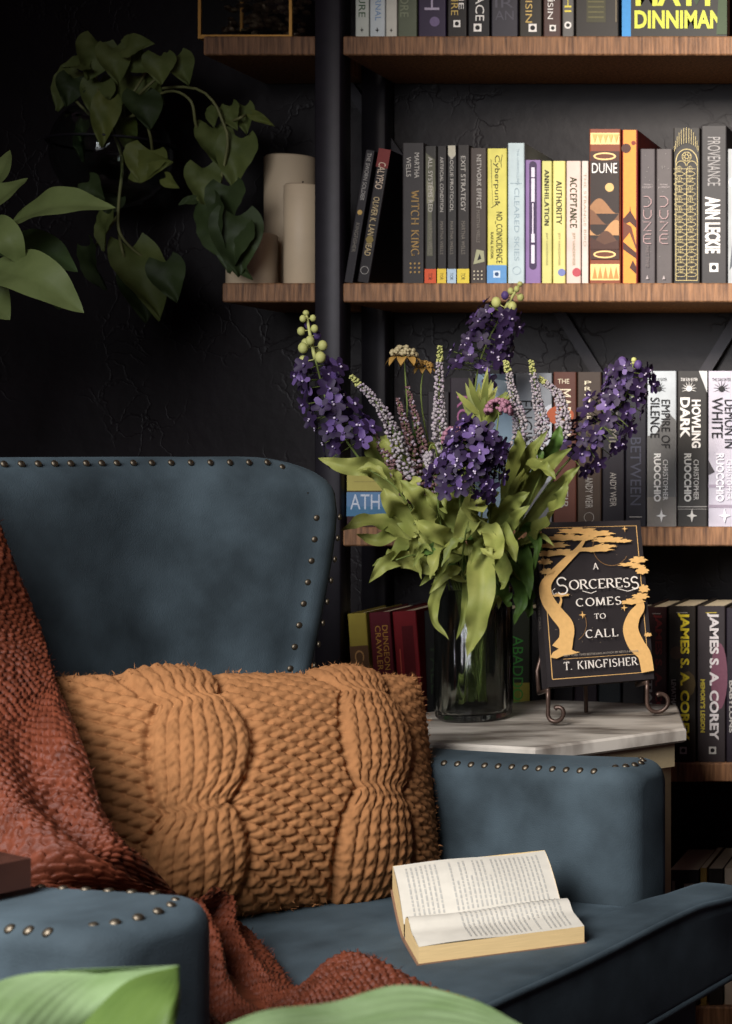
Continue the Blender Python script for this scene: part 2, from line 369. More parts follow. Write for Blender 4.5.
# ---- first row (only the feet of the books are in the picture)
G1 = 'books on the top shelf'
def star(F_, mat, b=.045, s=.16):
    q = F_.w / F_.h
    F_.poly([(.5, b + s * q * 1.3), (.5 + s * .25, b + s * q * .25), (.5 + s, b), (.5 + s * .25, b - s * q * .25), (.5, b - s * q * 1.3), (.5 - s * .25, b - s * q * .25), (.5 - s, b), (.5 - s * .25, b + s * q * .25)], mat)
gr, bl = ink((70, 96, 70)), ink((120, 150, 190))
R1 = [
 (355, 369, (196, 200, 190), 'white paperback with green lettering, first on the top shelf beside the black post', lambda f: (f.text('URE', .5, .2, .14, .5, gr), star(f, BLACK))),
 (369.5, 385, (200, 208, 210), 'white paperback with pale blue lettering on the top shelf', lambda f: (f.text('JOURNAL', .5, .24, .26, .5, bl), star(f, BLACK))),
 (385.5, 397, (204, 202, 190), 'narrow plain white paperback on the top shelf beside a grey-green spine', lambda f: star(f, BLACK)),
 (397.5, 417, (96, 102, 84), 'grey-green book on the top shelf right of three white paperbacks', lines(('ORE', .35, .2, .14, .45, ink((130, 136, 112))))),
 (418, 446, (52, 42, 64), 'wide dark purple book on the top shelf with large pale letters', lines(('SH', .5, .26, .17, .55, ink((170, 160, 180))), ('o', .6, .10, .18, ink((110, 96, 130))))),
 (447, 467, (36, 32, 32), 'black book on the top shelf with yellowish letters above a small white square', lambda f: (f.text('EMPIRE', .38, .26, .24, .36, ink((186, 160, 90))), f.text('THE', .72, .27, .18, .26, WHITE), orbit(f, .5, .085))),
 (467.5, 490, (26, 24, 27), 'black book on the top shelf with white upright letters above a white square', lambda f: (f.text('PLACE', .55, .24, .26, .4, WHITE), orbit(f, .45, .065))),
 (491, 518, (52, 50, 58), 'charcoal book with blurred grey pattern on the top shelf', lambda f: [f.text(t, .5, b, .7, .06, ink((80, 78, 88)), False) for t, b in (('HE', .3), ('IR', .22), ('AN', .14))]),
 (519, 542, (44, 40, 34), 'dark brown book with gold lettering on the top shelf', lambda f: (f.text('JEMISIN', .38, .25, .3, .4, ink((200, 170, 100))), f.text('K.', .75, .3, .08, .3, WHITE), orbit(f, .6, .065))),
 (543, 561, (74, 52, 48), 'reddish brown book with white lettering on the top shelf', lambda f: (f.text('JEMISIN', .36, .25, .26, .42, WHITE), f.text('K.', .75, .28, .08, .3, WHITE), orbit(f, .55, .06))),
 (562, 574, (92, 90, 88), 'slim grey book with yellow letters and a round badge on the top shelf', lambda f: (f.text('CHI', .5, .27, .2, .6, YEL), f.disc(.5, .08, .32, WHITE), f.disc(.5, .08, .16, BLACK))),
 (575, 619, (34, 30, 26), 'very wide black book on the top shelf with a dull olive panel', lambda f: (f.rect(.26, .10, .7, .5, ink((60, 58, 36))), [f.rect(.3, .13 + .035 * i, .66, .14 + .035 * i, ink((92, 88, 54))) for i in range(10)], f.rect(.93, .1, .96, .8, ink((110, 100, 80))))),
]
for x0, x1, rgb, lab, art in R1:
    book(0, x0, x1, random.uniform(-118, -108), rgb, lab, art, group=G1, hard=x1 - x0 > 16)
# book shown cover-first
Yf = SF + .012; a0, a1 = wx(622, Yf), wx(727, Yf); hh = .243
o = empty('hardcover_book', ((a0 + a1) / 2, Yf, SH[0] + .0003), 'black hardcover facing out on the top shelf with lime author lettering and blue spine', 'book', G1)
m = MB(); wd = a1 - a0; D = .042
m.box((0 - wd / 2, 0, 0), (wd / 2, .0025, hh), stock((26, 25, 22))); m.box((-wd / 2, D - .0025, 0), (wd / 2, D, hh), stock((26, 25, 22)))
m.box((-wd / 2, .0025, 0), (-wd / 2 + .0025, D - .0025, hh), stock((52, 130, 190)))
f = Face(m, (-wd / 2, 0, 0), (1, 0, 0), (0, 0, 1), (0, -1, 0), wd, hh)
f.rect(0, 0, .085, 1, ink((52, 136, 200)))
f.text('MATT', .52, .275, .78, .15, LIME, False, 'bold'); f.text('DINNIMAN', .54, .115, .84, .115, LIME, False, 'bold')
f.poly([(.60, .33), (.82, .33), (.71, .205)], ink((40, 60, 34))); f.poly([(.9, .02), (1, .02), (1, .5), (.94, .5)], ink((50, 70, 40)))
m.build('cover', o)
p = MB(); p.box((-wd / 2 + .003, .0027, .003), (wd / 2 - .003, D - .0027, hh - .003), PAPER); p.build('page_block', o)

# ---- second row
G2 = 'books on the second shelf'
silver = ink((170, 166, 160)); dim = ink((110, 104, 96)); bronze = ink((150, 120, 70))
def leaner1(f):
    f.text('THE SWORN SOLDIER', .5, .80, .36, .45, GREY); f.disc(.5, .53, .3, ink((170, 140, 80)), 7); f.text('KINGFISHER', .5, .34, .22, .42, dim)
def leaner2(f):
    f.rect(.0, .86, 1, 1, ink((104, 36, 34))); f.text('CALYPSO', .5, .80, .2, .6, ink((190, 170, 150))); f.text('OLIVER K. LANGMEAD', .5, .42, .44, .5, ink((180, 160, 120)))
    f.disc(.5, .32, .34, ink((120, 104, 56)), 6); f.ring(.5, .09, .32, .0008, GREY)
o = book(1, 343.5, 353, 151, (30, 26, 30), 'thin black book leaning right beside the post, outermost of two leaning books', leaner1, True, group=G2, lean=.165, D=.14)
o = book(1, 356.5, 369, 150, (28, 24, 26), 'black book with red head leaning right against the others, second from the post', leaner2, True, group=G2, lean=.165, D=.15)
def dots(f, mat, a=.5, b=.10, s=.2):
    for i in range(3):
        for j in range(3): f.disc(a + (i - 1) * s, b + (j - 1) * s * f.w / f.h, .05, mat, 8)
def witch(f):
    f.text('MARTHA', .68, .84, .18, .22, silver); f.text('WELLS', .3, .83, .14, .22, silver); f.text('WITCH KING', .6, .43, .47, .40, bronze, font='serif'); dots(f, bronze, .6, .11)
book(1, 402, 424, 143, (46, 43, 44), 'thick charcoal hardcover with bronze title right of the two leaning books', witch, group=G2)
def novella(title, foot, deco=None):
    def f(F_):
        if deco: deco(F_)
        F_.text(title, .5, .72, .40, .38, silver); F_.text('MARTHA WELLS', .5, .33, .24, .34, dim)
        F_.rect(0, 0, 1, .105, foot); F_.text('TOR', .5, .05, .05, .35, BLACK)
    return f
gsm = ink((120, 118, 100))
book(1, 424.5, 436.5, 146, (44, 42, 40), 'slim dark novella with orange foot band', novella('ALL SYSTEMS RED', ink((190, 78, 44)), lambda f: (f.poly([(.1, .95), (.9, .9), (.95, .68), (.6, .5), (.7, .2), (.2, .2), (.25, .5), (.1, .7)], ink((84, 84, 70))), f.poly([(.2, .75), (.8, .7), (.85, .6), (.2, .58)], gsm))), False, group=G2)
book(1, 437, 446.5, 146, (34, 31, 31), 'slim black novella with yellow foot band beside the orange-footed one', novella('ARTIFICIAL CONDITION', ink((206, 178, 60))), False, group=G2)
book(1, 447, 456.5, 145.5, (38, 36, 36), 'slim black novella with pale blue foot band', novella('ROGUE PROTOCOL', ink((160, 182, 200)), lambda f: f.poly([(.1, 1), (.9, 1), (.95, .93), (.5, .9), (.1, .93)], ink((170, 166, 150)))), False, group=G2)
book(1, 457, 469.5, 145, (38, 34, 33), 'slim black novella with yellow foot band left of the brown book with a face', novella('EXIT STRATEGY', ink((206, 186, 66))), False, group=G2)
book(1, 470, 486.5, 148, (62, 54, 50), 'dark brown paperback with three rows of dots near its foot beside the yellow book', lambda f: (f.text('NETWORK EFFECT', .55, .75, .4, .28, silver), f.text('MARTHA WELLS', .5, .42, .24, .22, dim), f.poly([(.2, .14), (.9, .16), (.85, .24), (.4, .25)], ink((150, 150, 120))), f.poly([(.45, .17), (.7, .18), (.6, .22)], BLACK), dots(f, CREAM, .5, .06, .24)), False, group=G2)
def cyber(f):
    f.text('Cyberpunk', .48, .76, .38, .34, BLACK); f.line([(.78, .955), (.7, .90), (.74, .86)], .0007, BLACK); f.line([(.2, .92), (.24, .72), (.3, .56)], .0006, BLACK, .0002); f.line([(.66, .60), (.2, .56)], .0006, BLACK)
    f.text('NO_COINCIDENCE', .6, .34, .38, .36, BLACK); f.text('RAFAL KOSIK', .25, .28, .2, .14, BLACK)
    f.rect(0, 0, 1, .135, ink((90, 140, 190))); orbit(f, .5, .068, ink((190, 206, 220)), ink((40, 70, 110)), .36)
book(1, 487, 507, 148.5, (204, 196, 98), 'bright yellow paperback with black lettering and blue foot block', cyber, False, group=G2)
sk = ink((140, 158, 168)); PB = ink((186, 204, 206))
book(1, 507.5, 524.5, 143, (176, 192, 196), 'tall pale blue-grey book with faint lettering right of the yellow one', lambda f: (f.text('THE UNRAVELLING', .62, .83, .26, .14, sk), f.text('CLEARED SKIES', .55, .42, .52, .3, sk), f.rect(.15, .71, .85, .714, sk), f.ring(.55, .09, .24, .0006, sk)), True, group=G2, D=.16)
def purp(f):
    dk = ink((58, 44, 74)); f.rect(.26, .14, .74, .96, dk); f.disc(.5, .96, .24, dk); f.disc(.5, .14, .24, dk)
    for b0, b1 in ((.86, .94), (.66, .85), (.36, .65), (.33, .40), (.16, .31)): f.rect(.4 if b1 - b0 < .25 else .46, b0, .62 if b1 - b0 < .25 else .54, b1, ink((214, 206, 224)))
book(1, 525, 541, 160, (128, 102, 150), 'short lilac purple book with a dark rounded title panel', purp, False, group=G2, D=.13)
dk2 = ink((70, 68, 40))
def area_x(t, by, badge, sq=.42):
    def f(F_):
        F_.text(t, .5, .70 if len(t) > 10 else .66, sq, .50, dk2, font='serifb'); F_.text(by, .5, .28, .27, .24, ink((130, 120, 80)))
        if badge: F_.disc(.72, .09, .3, badge)
    return f
book(1, 541.5, 552, 161, (194, 192, 118), 'slim greenish yellow paperback right of the lilac book', area_x('ANNIHILATION', 'JEFF VANDERMEER', None, .46), False, group=G2, D=.13)
book(1, 552.5, 565.5, 161, (210, 200, 126), 'warm yellow paperback with a blue round badge between two pastel ones', area_x('AUTHORITY', 'JEFF VANDERMEER', ink((110, 120, 170)), .36), False, group=G2, D=.13)
book(1, 566, 581, 161, (206, 184, 174), 'pale pink paperback with a red round badge at its foot', area_x('ACCEPTANCE', 'JEFF VANDERMEER', ink((170, 70, 80)), .42), False, group=G2, D=.13)
book(1, 581.5, 588.5, 161, (200, 190, 182), 'thinnest whitish paperback squeezed beside the tall brown and gold book', lambda f: f.text('THE STRANGE BIRD', .5, .6, .6, .4, ink((160, 140, 120))), False, group=G2, D=.13)
br = ink((96, 50, 30)); brd = ink((64, 34, 24)); gold2 = ink((226, 190, 120), .35)
def dune1(f):
    f.rect(.04, .90, .96, .975, gold2); f.rect(.04, .02, .96, .125, gold2)
    for i in range(5): f.poly([(.1 + .17 * i, .03), (.18 + .17 * i, .11), (.26 + .17 * i, .03)], ink((176, 130, 70)))
    for i in range(5): f.poly([(.1 + .17 * i, .965), (.18 + .17 * i, .91), (.26 + .17 * i, .965)], ink((206, 166, 96)))
    for b in (.80, .165): f.rect(.04, b - .01, .96, b + .055, brd); f.disc(.5, b + .022, .36, gold2, 24, .34); f.disc(.5, b + .022, .30, br, 24, .25)
    f.rect(.04, .24, .96, .79, ink((40, 28, 24))); f.text('DUNE', .5, .745, .8, .065, WHITE, False)
    for i, c in enumerate(((150, 108, 72), (110, 74, 50), (176, 132, 88), (84, 54, 38))):
        y = .50 - .07 * i; f.poly([(.04, y - .05)] + [(.04 + .092 * k, y + .05 * math.sin(k * .5 + i * 1.7)) for k in range(11)] + [(.96, y - .05)], ink(c))
    f.disc(.66, .62, .14, ink((206, 170, 110))); f.poly([(.04, .22), (.96, .22), (.96, .28), (.5, .25), (.04, .30)], brd)
book(1, 589, 621, 129, (122, 60, 34), 'large brown and gold ornamented hardcover, tallest left of the orange spine', dune1, group=G2, D=.17, pages=M('gilt_pages', (120, 70, 40), .5))
def dune2(f):
    o_ = ink((214, 140, 52)); d = ink((66, 30, 20)); f.rect(.1, 0, .9, 1, o_)
    f.disc(.28, .88, .30, d); f.disc(.74, .915, .14, ink((120, 40, 24)))
    f.poly([(.1, .42), (.5, .47), (.52, .51), (.56, .47), (.9, .41), (.9, .36), (.5, .40), (.1, .38)], d)
    f.poly([(.1, .28), (.5, .33), (.9, .22), (.9, .25), (.6, .37), (.1, .40)], ink((100, 50, 30))); f.poly([(.1, .22), (.9, .16), (.9, .20), (.1, .27)], d); f.poly([(.5, .10), (.7, .15), (.9, .11), (.9, .06)], d)
book(1, 621.5, 638, 130, (112, 34, 32), 'orange spined hardcover with dark red boards', dune2, group=G2, D=.175, back=.006, side=stock((128, 38, 36)))
def dune3(f, t2):
    lt = ink((160, 150, 150)); f.text('FRANK', .5, .735, .5, .012, lt, False); f.text('HERBERT', .5, .715, .7, .012, lt, False)
    for i in range(14): f.disc(random.uniform(.1, .9), random.uniform(.1, .97), .025, GREY, 5)
    pk = ink((176, 146, 146)); w = .0011
    y = .60; f.line([(.25, y + .045), (.55, y + .045), (.75, y + .02), (.75, y - .005), (.55, y - .03), (.25, y - .03)], w, pk); f.line([(.25, y + .07), (.25, y + .07 - .001)], w, pk)
    f.line([(.25, .545), (.25, .50), (.4, .48), (.6, .48), (.75, .5), (.75, .545)], w, pk)
    f.line([(.25, .455), (.75, .455), (.25, .39), (.75, .39)], w, pk)
    f.line([(.75, .365), (.4, .365), (.25, .35), (.25, .31), (.4, .295), (.75, .295)], w, pk); f.line([(.28, .33), (.7, .33)], w, pk)
    if t2: f.text(t2, .5, .2, .16, .24, ink((110, 100, 100)))
    f.poly([(.4, .03), (.6, .03), (.5, .06)], lt)
book(1, 640, 655.5, 149, (74, 68, 70), 'grey paperback with thin pink outlined letters, nearer the orange spine of a like pair', lambda f: dune3(f, 'PART TWO'), False, group=G2, D=.14)
book(1, 656, 672.5, 149, (78, 72, 72), 'grey paperback with thin pink outlined letters beside the gold lattice spine', lambda f: dune3(f, None), False, group=G2, D=.14)
def gothic(f):
    g = ink((186, 168, 108), .4); w = .0008
    f.line([(.1, .02), (.1, .78)], w, g); f.line([(.9, .02), (.9, .78)], w, g); f.line([(.5, .02), (.5, .74)], w, g); f.line([(.1, .02), (.9, .02)], w, g)
    q = f.w / f.h
    f.line([(.1 + 0 * i, .78) if i == 0 else (.5 - .4 * math.cos(PI * i / 16), .78 + .42 * q * math.sin(PI * i / 16) * 1.15) for i in range(17)], w * 1.5, g)
    f.ring(.5, .815, .17, w, g); f.ring(.5, .815, .07, w, g)
    for i in range(8): f.ring(.5 + .12 * math.cos(i * PI / 4), .815 + .12 * q * math.sin(i * PI / 4), .05, w * .6, g, n=8)
    for s in (-1, 1): f.ring(.5 + s * .2, .755, .18, w, g, 0, 180)
    for i in range(13):
        a = math.radians(20 + 140 * i / 12); f.line([(.5 + .46 * math.cos(a), .82 + .46 * q * math.sin(a)), (.5 + .85 * math.cos(a) * .55, .82 + .95 * q * math.sin(a) * 1.1)], w * .8, g)
    for k in range(11):
        b = .055 + .064 * k
        for s in (-1, 1):
            c = .5 + s * .2
            f.line([(c - .2, b), (c - .11, b + .012), (c + .11, b + .012), (c + .2, b)], w * .7, g); f.line([(c - .2, b), (c - .11, b - .012), (c + .11, b - .012), (c + .2, b)], w * .7, g)
            f.line([(c - .2, b + .032), (c + .2, b + .032)], w * .6, g); f.ring(c, b + .032, .09, w * .6, g, n=10)
            f.line([(c, b + .012), (c, b + .052)], w * .6, g)
book(1, 673, 700.5, 128, (30, 27, 24), 'black book covered in gold gothic window lattice lines', gothic, group=G2, D=.17)
book(1, 701, 727, 126, (44, 42, 43), 'thick black book with large white lettering at the right end of the second shelf', lambda f: (f.text('PROVENANCE', .5, .775, .31, .5, ink((140, 138, 138))), f.text('ANN LECKIE', .45, .37, .36, .6, WHITE, font='bold'), orbit(f, .5, .1, WHITE, BLACK, .34)), group=G2, D=.165)
book(1, 727.5, 746, 149, (150, 154, 156), 'pale grey book cut by the picture edge at the end of the second shelf', lambda f: (f.poly([(.1, .1), (.7, .2), (.4, .5)], ink((70, 76, 80))), f.disc(.3, .75, .25, WHITE)), group=G2)

# ---- third row
G3 = 'books on the third shelf'
# lying stack by the post
def lying(x0, x1, y0, y1, rgb, label, art, D=.15):
    Yf = SF + .012; a, b = wx(x0, Yf), wx(x1, Yf); z0 = CZ - (y1 - CY) / F * Yf; h = (y1 - y0) / F * Yf
    o = empty('book', ((a + b) / 2, Yf, z0), label, 'book', 'books lying flat by the post')
    # a book on its side: thickness along z
    L_ = b - a; sub = MB(); c = stock(rgb); t = .0022
    sub.box((-L_ / 2, 0, 0), (L_ / 2, D, t), c); sub.box((-L_ / 2, 0, h - t), (L_ / 2, D, h), c); sub.box((-L_ / 2, 0, t), (L_ / 2, t, h - t), c)
    f = Face(sub, (-L_ / 2, 0, 0), (1, 0, 0), (0, 0, 1), (0, -1, 0), L_, h); art(f); sub.build('cover', o)
    p = MB(); p.box((-L_ / 2 + .003, t * 1.2, t * 1.02), (L_ / 2 - .003, D - .003, h - t * 1.02), PAPER); p.build('page_block', o)
zb = CY + (CZ - SH[2]) * F / (SF + .012)
lying(347, 425, zb - 10.3, zb - .1, (46, 26, 26), 'thin dark red book lying at the bottom of the flat stack', lambda f: f.rect(.3, .3, .8, .6, ink((80, 50, 44))), .16)
lying(346.5, 424, zb - 34.5, zb - 10.4, (84, 116, 150), 'blue book lying flat with big pale capitals, in the middle of the stack', lambda f: (f.rect(0, .0, 1, .4, ink((64, 104, 134))), f.text('ATH', .24, .6, .38, .62, ink((178, 184, 196)), False)))
lying(347, 420, zb - 55, zb - 34.6, (160, 150, 80), 'mustard yellow book lying on top of the flat stack', lambda f: (f.rect(0, .0, 1, .07, ink((70, 60, 40))), f.rect(.1, .5, .7, .52, ink((130, 120, 70)))))
def vtext(*it): return lines(*it)
book(2, 427, 449, 392, (34, 30, 34), 'dark book standing half hidden behind the flowers, next to the flat stack', lines(('SHADOW', .5, .6, .4, .4, dim)), group=G3)
book(2, 449.5, 474, 378, (34, 26, 34), 'dark plum book with mauve lettering behind the flowers', lines(('ROBIN', .55, .66, .44, .5, ink((140, 84, 120))), ('HOBB', .5, .3, .2, .4, ink((110, 80, 100)))), group=G3)
book(2, 475, 514, 374, (110, 130, 146), 'wide grey-blue book mostly hidden behind the flower spikes', lambda f: (f.poly([(.1, .7), (.8, .8), (.9, .95), (.2, .98)], ink((166, 184, 196))), f.poly([(.0, .2), (1, .3), (1, .5), (0, .4)], ink((70, 84, 96)))), group=G3)
book(2, 515, 552, 373, (126, 130, 136), 'wide pale grey book with dark vertical capitals behind the white flower spikes', lambda f: (f.poly([(.5, .5), (1, .5), (1, .8), (.6, .75)], ink((170, 174, 182))), f.text('ENGINES', .3, .62, .4, .34, BLACK), f.poly([(0, 0), (1, 0), (1, .3), (0, .2)], ink((90, 92, 96)))), group=G3)
book(2, 553, 576.5, 372, (78, 44, 34), 'brown and rust book right of the pale grey one behind the flowers', lambda f: (f.disc(.3, .72, .6, ink((150, 74, 44)), 20, .7), f.text('THE', .45, .94, .5, .03, CREAM, False), f.text('MARTIAN', .5, .72, .34, .55, CREAM), f.text('WEIR', .5, .22, .2, .3, GREY)), group=G3)
def hail(f):
    for i, ch in enumerate('PROJECT'): f.text(ch, .45, .93 - .038 * i, .28 if ch != 'J' else .2, .024, CREAM, False)
    f.text('ANDY WEIR', .5, .22, .2, .3, GREY); f.ring(.5, .06, .2, .0006, GREY)
book(2, 577, 601.5, 372, (58, 46, 38), 'dark brown book with small spaced white capitals running down its spine', hail, group=G3)
book(2, 602, 624.5, 372, (30, 27, 34), 'black book partly covered by purple blooms', lines(('ARTEMIS', .5, .68, .36, .4, dim), ('ANDY WEIR', .5, .24, .22, .28, GREY)), group=G3)
book(2, 625, 646.5, 373, (27, 26, 34), 'navy black book with faint lettering beside the black and white spine', lines(('BETWEEN', .5, .36, .44, .5, ink((58, 60, 74))), ('A', .5, .86, .04, .4, GREY), ('#', .2, .06, .8, .066, GREY)), group=G3)
def sun(f, mat, b=.885):
    q = f.w / f.h
    for i in range(9):
        a = math.radians(200 - 220 * i / 8); f.line([(.4 + .08 * math.cos(a), b + .08 * q * math.sin(a)), (.4 + .25 * math.cos(a), b + .25 * q * math.sin(a))], .0011, mat, .0003)
    f.disc(.4, b, .09, mat, 10)
def eater(l1, l2, mat, mat2, extra=None):
    def f(F_):
        if extra: extra(F_)
        F_.text('THE SUN EATER', .4, .945, .56, .02, mat, False); sun(F_, mat)
        F_.text(l1, .64, .66, .31, .30, mat, font='bold' if l1 == 'HOWLING' else 'sans'); F_.text(l2, .27, .70, .26, .32, mat, font='bold' if l1 == 'HOWLING' else 'sans')
        F_.text('CHRISTOPHER', .64, .30, .26, .17, mat2); F_.text('RUOCCHIO', .36, .315, .31, .24, mat2, font='bold'); star(F_, mat2, .07, .18)
    return f
book(2, 647, 676.5, 371, (172, 178, 182), 'black and white book with a sunburst, left of the dark one like it', eater('EMPIRE OF', 'SILENCE', BLACK, ink((214, 214, 214)), lambda f: (f.poly([(0, 0), (1, 0), (1, .68), (.75, .73), (.55, .68), (.3, .6), (.0, .58)], ink((92, 92, 92))), f.rect(0, 0, 1, .19, ink((110, 106, 102))))), group=G3)
book(2, 677, 707.5, 371, (46, 44, 42), 'dark charcoal book with white title and a small white sunburst', eater('HOWLING', 'DARK', WHITE, ink((190, 188, 184)), lambda f: (f.poly([(.72, 1), (1, 1), (1, .86)], ink((190, 190, 190))), f.rect(0, .125, 1, .13, GREY), f.rect(0, .11, 1, .113, GREY))), group=G3)
book(2, 708, 742, 371, (176, 172, 184), 'pale lavender grey book with dark title at the right picture edge', eater('DEMON IN', 'WHITE', BLACK, ink((214, 212, 220)), lambda f: (f.poly([(0, .33), (.2, .35), (0, .43)], ink((60, 56, 60))), f.rect(0, .25, 1, .27, ink((150, 140, 156))), f.rect(0, .12, 1, .14, ink((140, 130, 144))))), group=G3)

# ---- fourth row
G4 = 'books on the fourth shelf'
carl = ink((180, 136, 60))
book(3, 358, 377, 614, (150, 134, 56), 'mustard spine leaning left beside the post above the knitted cushion', lambda f: (f.rect(0, 0, 1, .78, ink((92, 66, 44))), f.text('CALIFORNIA', .5, .42, .66, .5, ink((170, 128, 80)))), group=G4, lean=-.075, D=.15)
book(3, 379.5, 401, 613, (84, 24, 34), 'maroon leaning book with doubled gold lettering', lambda f: (f.text('DUNGEON', .72, .76, .3, .26, carl), f.text('CRAWLER', .38, .76, .3, .26, carl), f.text('CARL', .5, .4, .34, .62, carl)), group=G4, lean=-.075, D=.16)
book(3, 403, 427, 612, (112, 26, 32), 'bright red leaning book with a darker red panel', lambda f: (f.rect(.36, .1, .84, .9, ink((78, 18, 24))), f.rect(.2, .45, .24, .75, ink((176, 90, 70)))), group=G4, lean=-.075, D=.16)
book(3, 428, 449, 611, (24, 24, 24), 'black book with dull green lettering left of the vase', lines(('FALL', .5, .6, .3, .5, ink((44, 60, 40)))), group=G4, lean=-.03)
book(3, 452, 478, 612, (30, 28, 30), 'black book seen through the left of the glass vase', lines(('GATE', .5, .6, .3, .5, dim)), group=G4)
book(3, 479, 507, 612, (26, 27, 26), 'near black book seen through the right of the glass vase', lines(('WAR', .5, .6, .3, .5, dim)), group=G4)
book(3, 508, 530, 610, (36, 40, 28), 'black book with green capitals and a lime lower half right of the vase', lambda f: (f.rect(0, 0, 1, .52, ink((108, 112, 40))), f.rect(.55, 0, 1, .52, ink((140, 128, 52))), f.text('ABADDON', .45, .58, .5, .5, ink((56, 128, 50)))), group=G4)
book(3, 531, 552, 611, (26, 25, 27), 'black book between the lime one and the easel', lines(('BABYLON', .6, .66, .3, .18, GREY)), group=G4)
for i, (x0, x1, c, lab) in enumerate(((553, 573, (30, 26, 28), 'black book hidden behind the left half of the displayed cover'), (574, 597, (40, 30, 36), 'dark plum book behind the middle of the displayed cover'),
        (598, 621, (30, 34, 36), 'blue-black book behind the right half of the displayed cover'), (622, 645, (34, 30, 30), 'dark brown book behind the right edge of the displayed cover'))):
    book(3, x0, x1, 611, c, lab, lambda f, i=i: f.poly([(.3, .22), (.8, .28), (.4, .36)], ink(((110, 70, 74), (120, 90, 96), (90, 100, 70), (120, 110, 104))[i])), group=G4)
def corey(sub, c1, c2, extra=None):
    def f(F_):
        if extra: extra(F_)
        F_.text('JAMES S. A. COREY', .56, .55, .82, .42, c1, font='bold'); F_.text(sub, .2, .36, .34, .17, c2, font='bold'); F_.rect(.3, .955, .7, .96, c2); orbit(F_, .55, .075, ink((170, 168, 164)), BLACK, .26)
    return f
book(3, 646, 667, 607, (52, 28, 30), 'dark red-brown book behind the easel scroll, left of the yellow lettered one', corey('TIAMAT', ink((112, 40, 40)), GREY), group=G4)
book(3, 668, 696, 606, (40, 34, 30), 'dark book with large yellow author lettering down the spine', corey('LEVIATHAN WAKES', ink((240, 218, 60)), GREY, lambda f: (f.disc(.7, .5, .3, ink((84, 70, 44)), 9, 1.6), f.disc(.3, .7, .25, ink((70, 50, 40)), 8))), group=G4)
book(3, 697, 725.5, 606, (48, 42, 44), 'dark book with large white author lettering and a mauve shape', corey("MEMORY'S LEGION", ink((196, 190, 190)), ink((176, 160, 60)), lambda f: f.disc(.78, .55, .3, ink((104, 66, 80)), 20, 4)), group=G4)
book(3, 726, 752, 608, (34, 28, 36), 'black book with pink capitals cut by the right picture edge', corey('BABYLONS', ink((180, 140, 160)), GREY), group=G4)

# ---- fifth row
G5 = 'books on the lowest shelf'
low = [(669, 699, (36, 30, 30)), (700, 707, (130, 104, 50)), (708, 723, (40, 34, 30)), (724, 748, (176, 160, 140))]
ll = ['dark book with a pale spine label on the lowest shelf',
      'thin ochre book on the lowest shelf', 'dark brown book on the lowest shelf right of the ochre one', 'cream book on the lowest shelf at the picture edge']
for (x0, x1, c), lab in zip(low, ll):
    art = (lambda f: (f.rect(.5, .66, .95, .90, ink((150, 140, 124))), f.rect(.1, .7, .2, .92, ink((110, 100, 90))))) if x0 == 669 else (lambda f: f.text('TALES', .5, .5, .3, .5, dim))
    book(4, x0, x1, random.uniform(868, 874), c, lab, art, hard=False, D=.14, group=G5)
# ------------------------------------------------------------------ armchair (local: x forward, y to the far side)
ANG = -math.atan2(.3162, .949)
CH = empty('armchair', (-.8157, 1.766, 0), 'teal velvet wingback armchair with brass nailhead trim', 'armchair', rz=ANG)
CHM = Matrix.Translation(CH.location) @ Matrix.Rotation(ANG, 4, 'Z')
velvet = M('teal_velvet', (57, 67, 72), .8, .42, 13, sheen=.4, bump=.3, bscale=600, spec=.15)
brass = M('aged_brass', (104, 94, 80), .5, .2, 200, metal=1)
dark_wood = M('dark_stained_wood', (58, 34, 26), .4, .3, 12, stretch=(8, 1, 1))
def sstep(a, b, x): t = min(1, max(0, (x - a) / (b - a))); return t * t * (3 - 2 * t)
# --- seat frame and legs
m = MB(); m.rbox((-.40, -.39, .13), (.30, .39, .405), .015, velvet); m.build('seat_frame', CH)
for sx, sy in ((.25, .34), (.25, -.34), (-.34, .34), (-.34, -.34)):
    m = MB(); m.loft([[(sx + k * r, sy + l * r, z) for k, l in ((-1, -1), (1, -1), (1, 1), (-1, 1))] for r, z in ((.016, 0), (.02, .06), (.027, .132))], dark_wood, False); m.build('leg', CH)
# --- back with shallow wings
BX = -.30
def back_loop(z, k, nx=40):
    """plan outline of the back at height z; k in 0..1 squeezes it towards its core near the top"""
    top = sstep(.62, .97, z); yi = .314 + .058 * top; yo = .357 + .056 * top
    drop = max(0, (z - .93) / .085); cr = .065 * (1 - math.sqrt(max(0, 1 - min(1, drop) ** 2)))
    yi -= cr; yo -= cr
    wx_ = -.245 + .01 * top; rec = -.05 * (z - .5)
    inner = []
    for i in range(nx):
        y = -yi + 2 * yi * i / (nx - 1); wv = sstep(.16, yi, abs(y)) ** 1.3
        inner.append((BX + rec * (1 - wv) + (wx_ - BX) * wv + .008 * math.cos(y * 5) * (1 - wv), y))
    band = [(wx_ + .012 * math.sin(PI * t), yi + (yo - yi) * t) for t in (.15, .35, .65, .85)]
    outer = []
    for i in range(nx):
        t = i / (nx - 1); y = yo * math.cos(PI * t) ; xx = wx_ - .17 * math.sin(PI * t) ** .6 - .01
        outer.append((xx + rec * .6, y))
    loop = inner + band + outer + [(x, -y) for x, y in band[::-1]]
    if k > 0:
        c = [((inner[int(round((y + yi) / (2 * yi) * (nx - 1))) if abs(y) < yi else (0 if y < 0 else nx - 1)][0]) - .05, y) for x, y in loop]
        loop = [(x + (cx - x) * k, y + (max(-yi + .02, min(yi - .02, y)) - y) * k) for (x, y), (cx, _) in zip(loop, c)]
    return [(x, y, z) for x, y in loop]
BK_TOP = 1.012
loops = [back_loop(z, 0) for z in np.linspace(.36, .965, 26)]
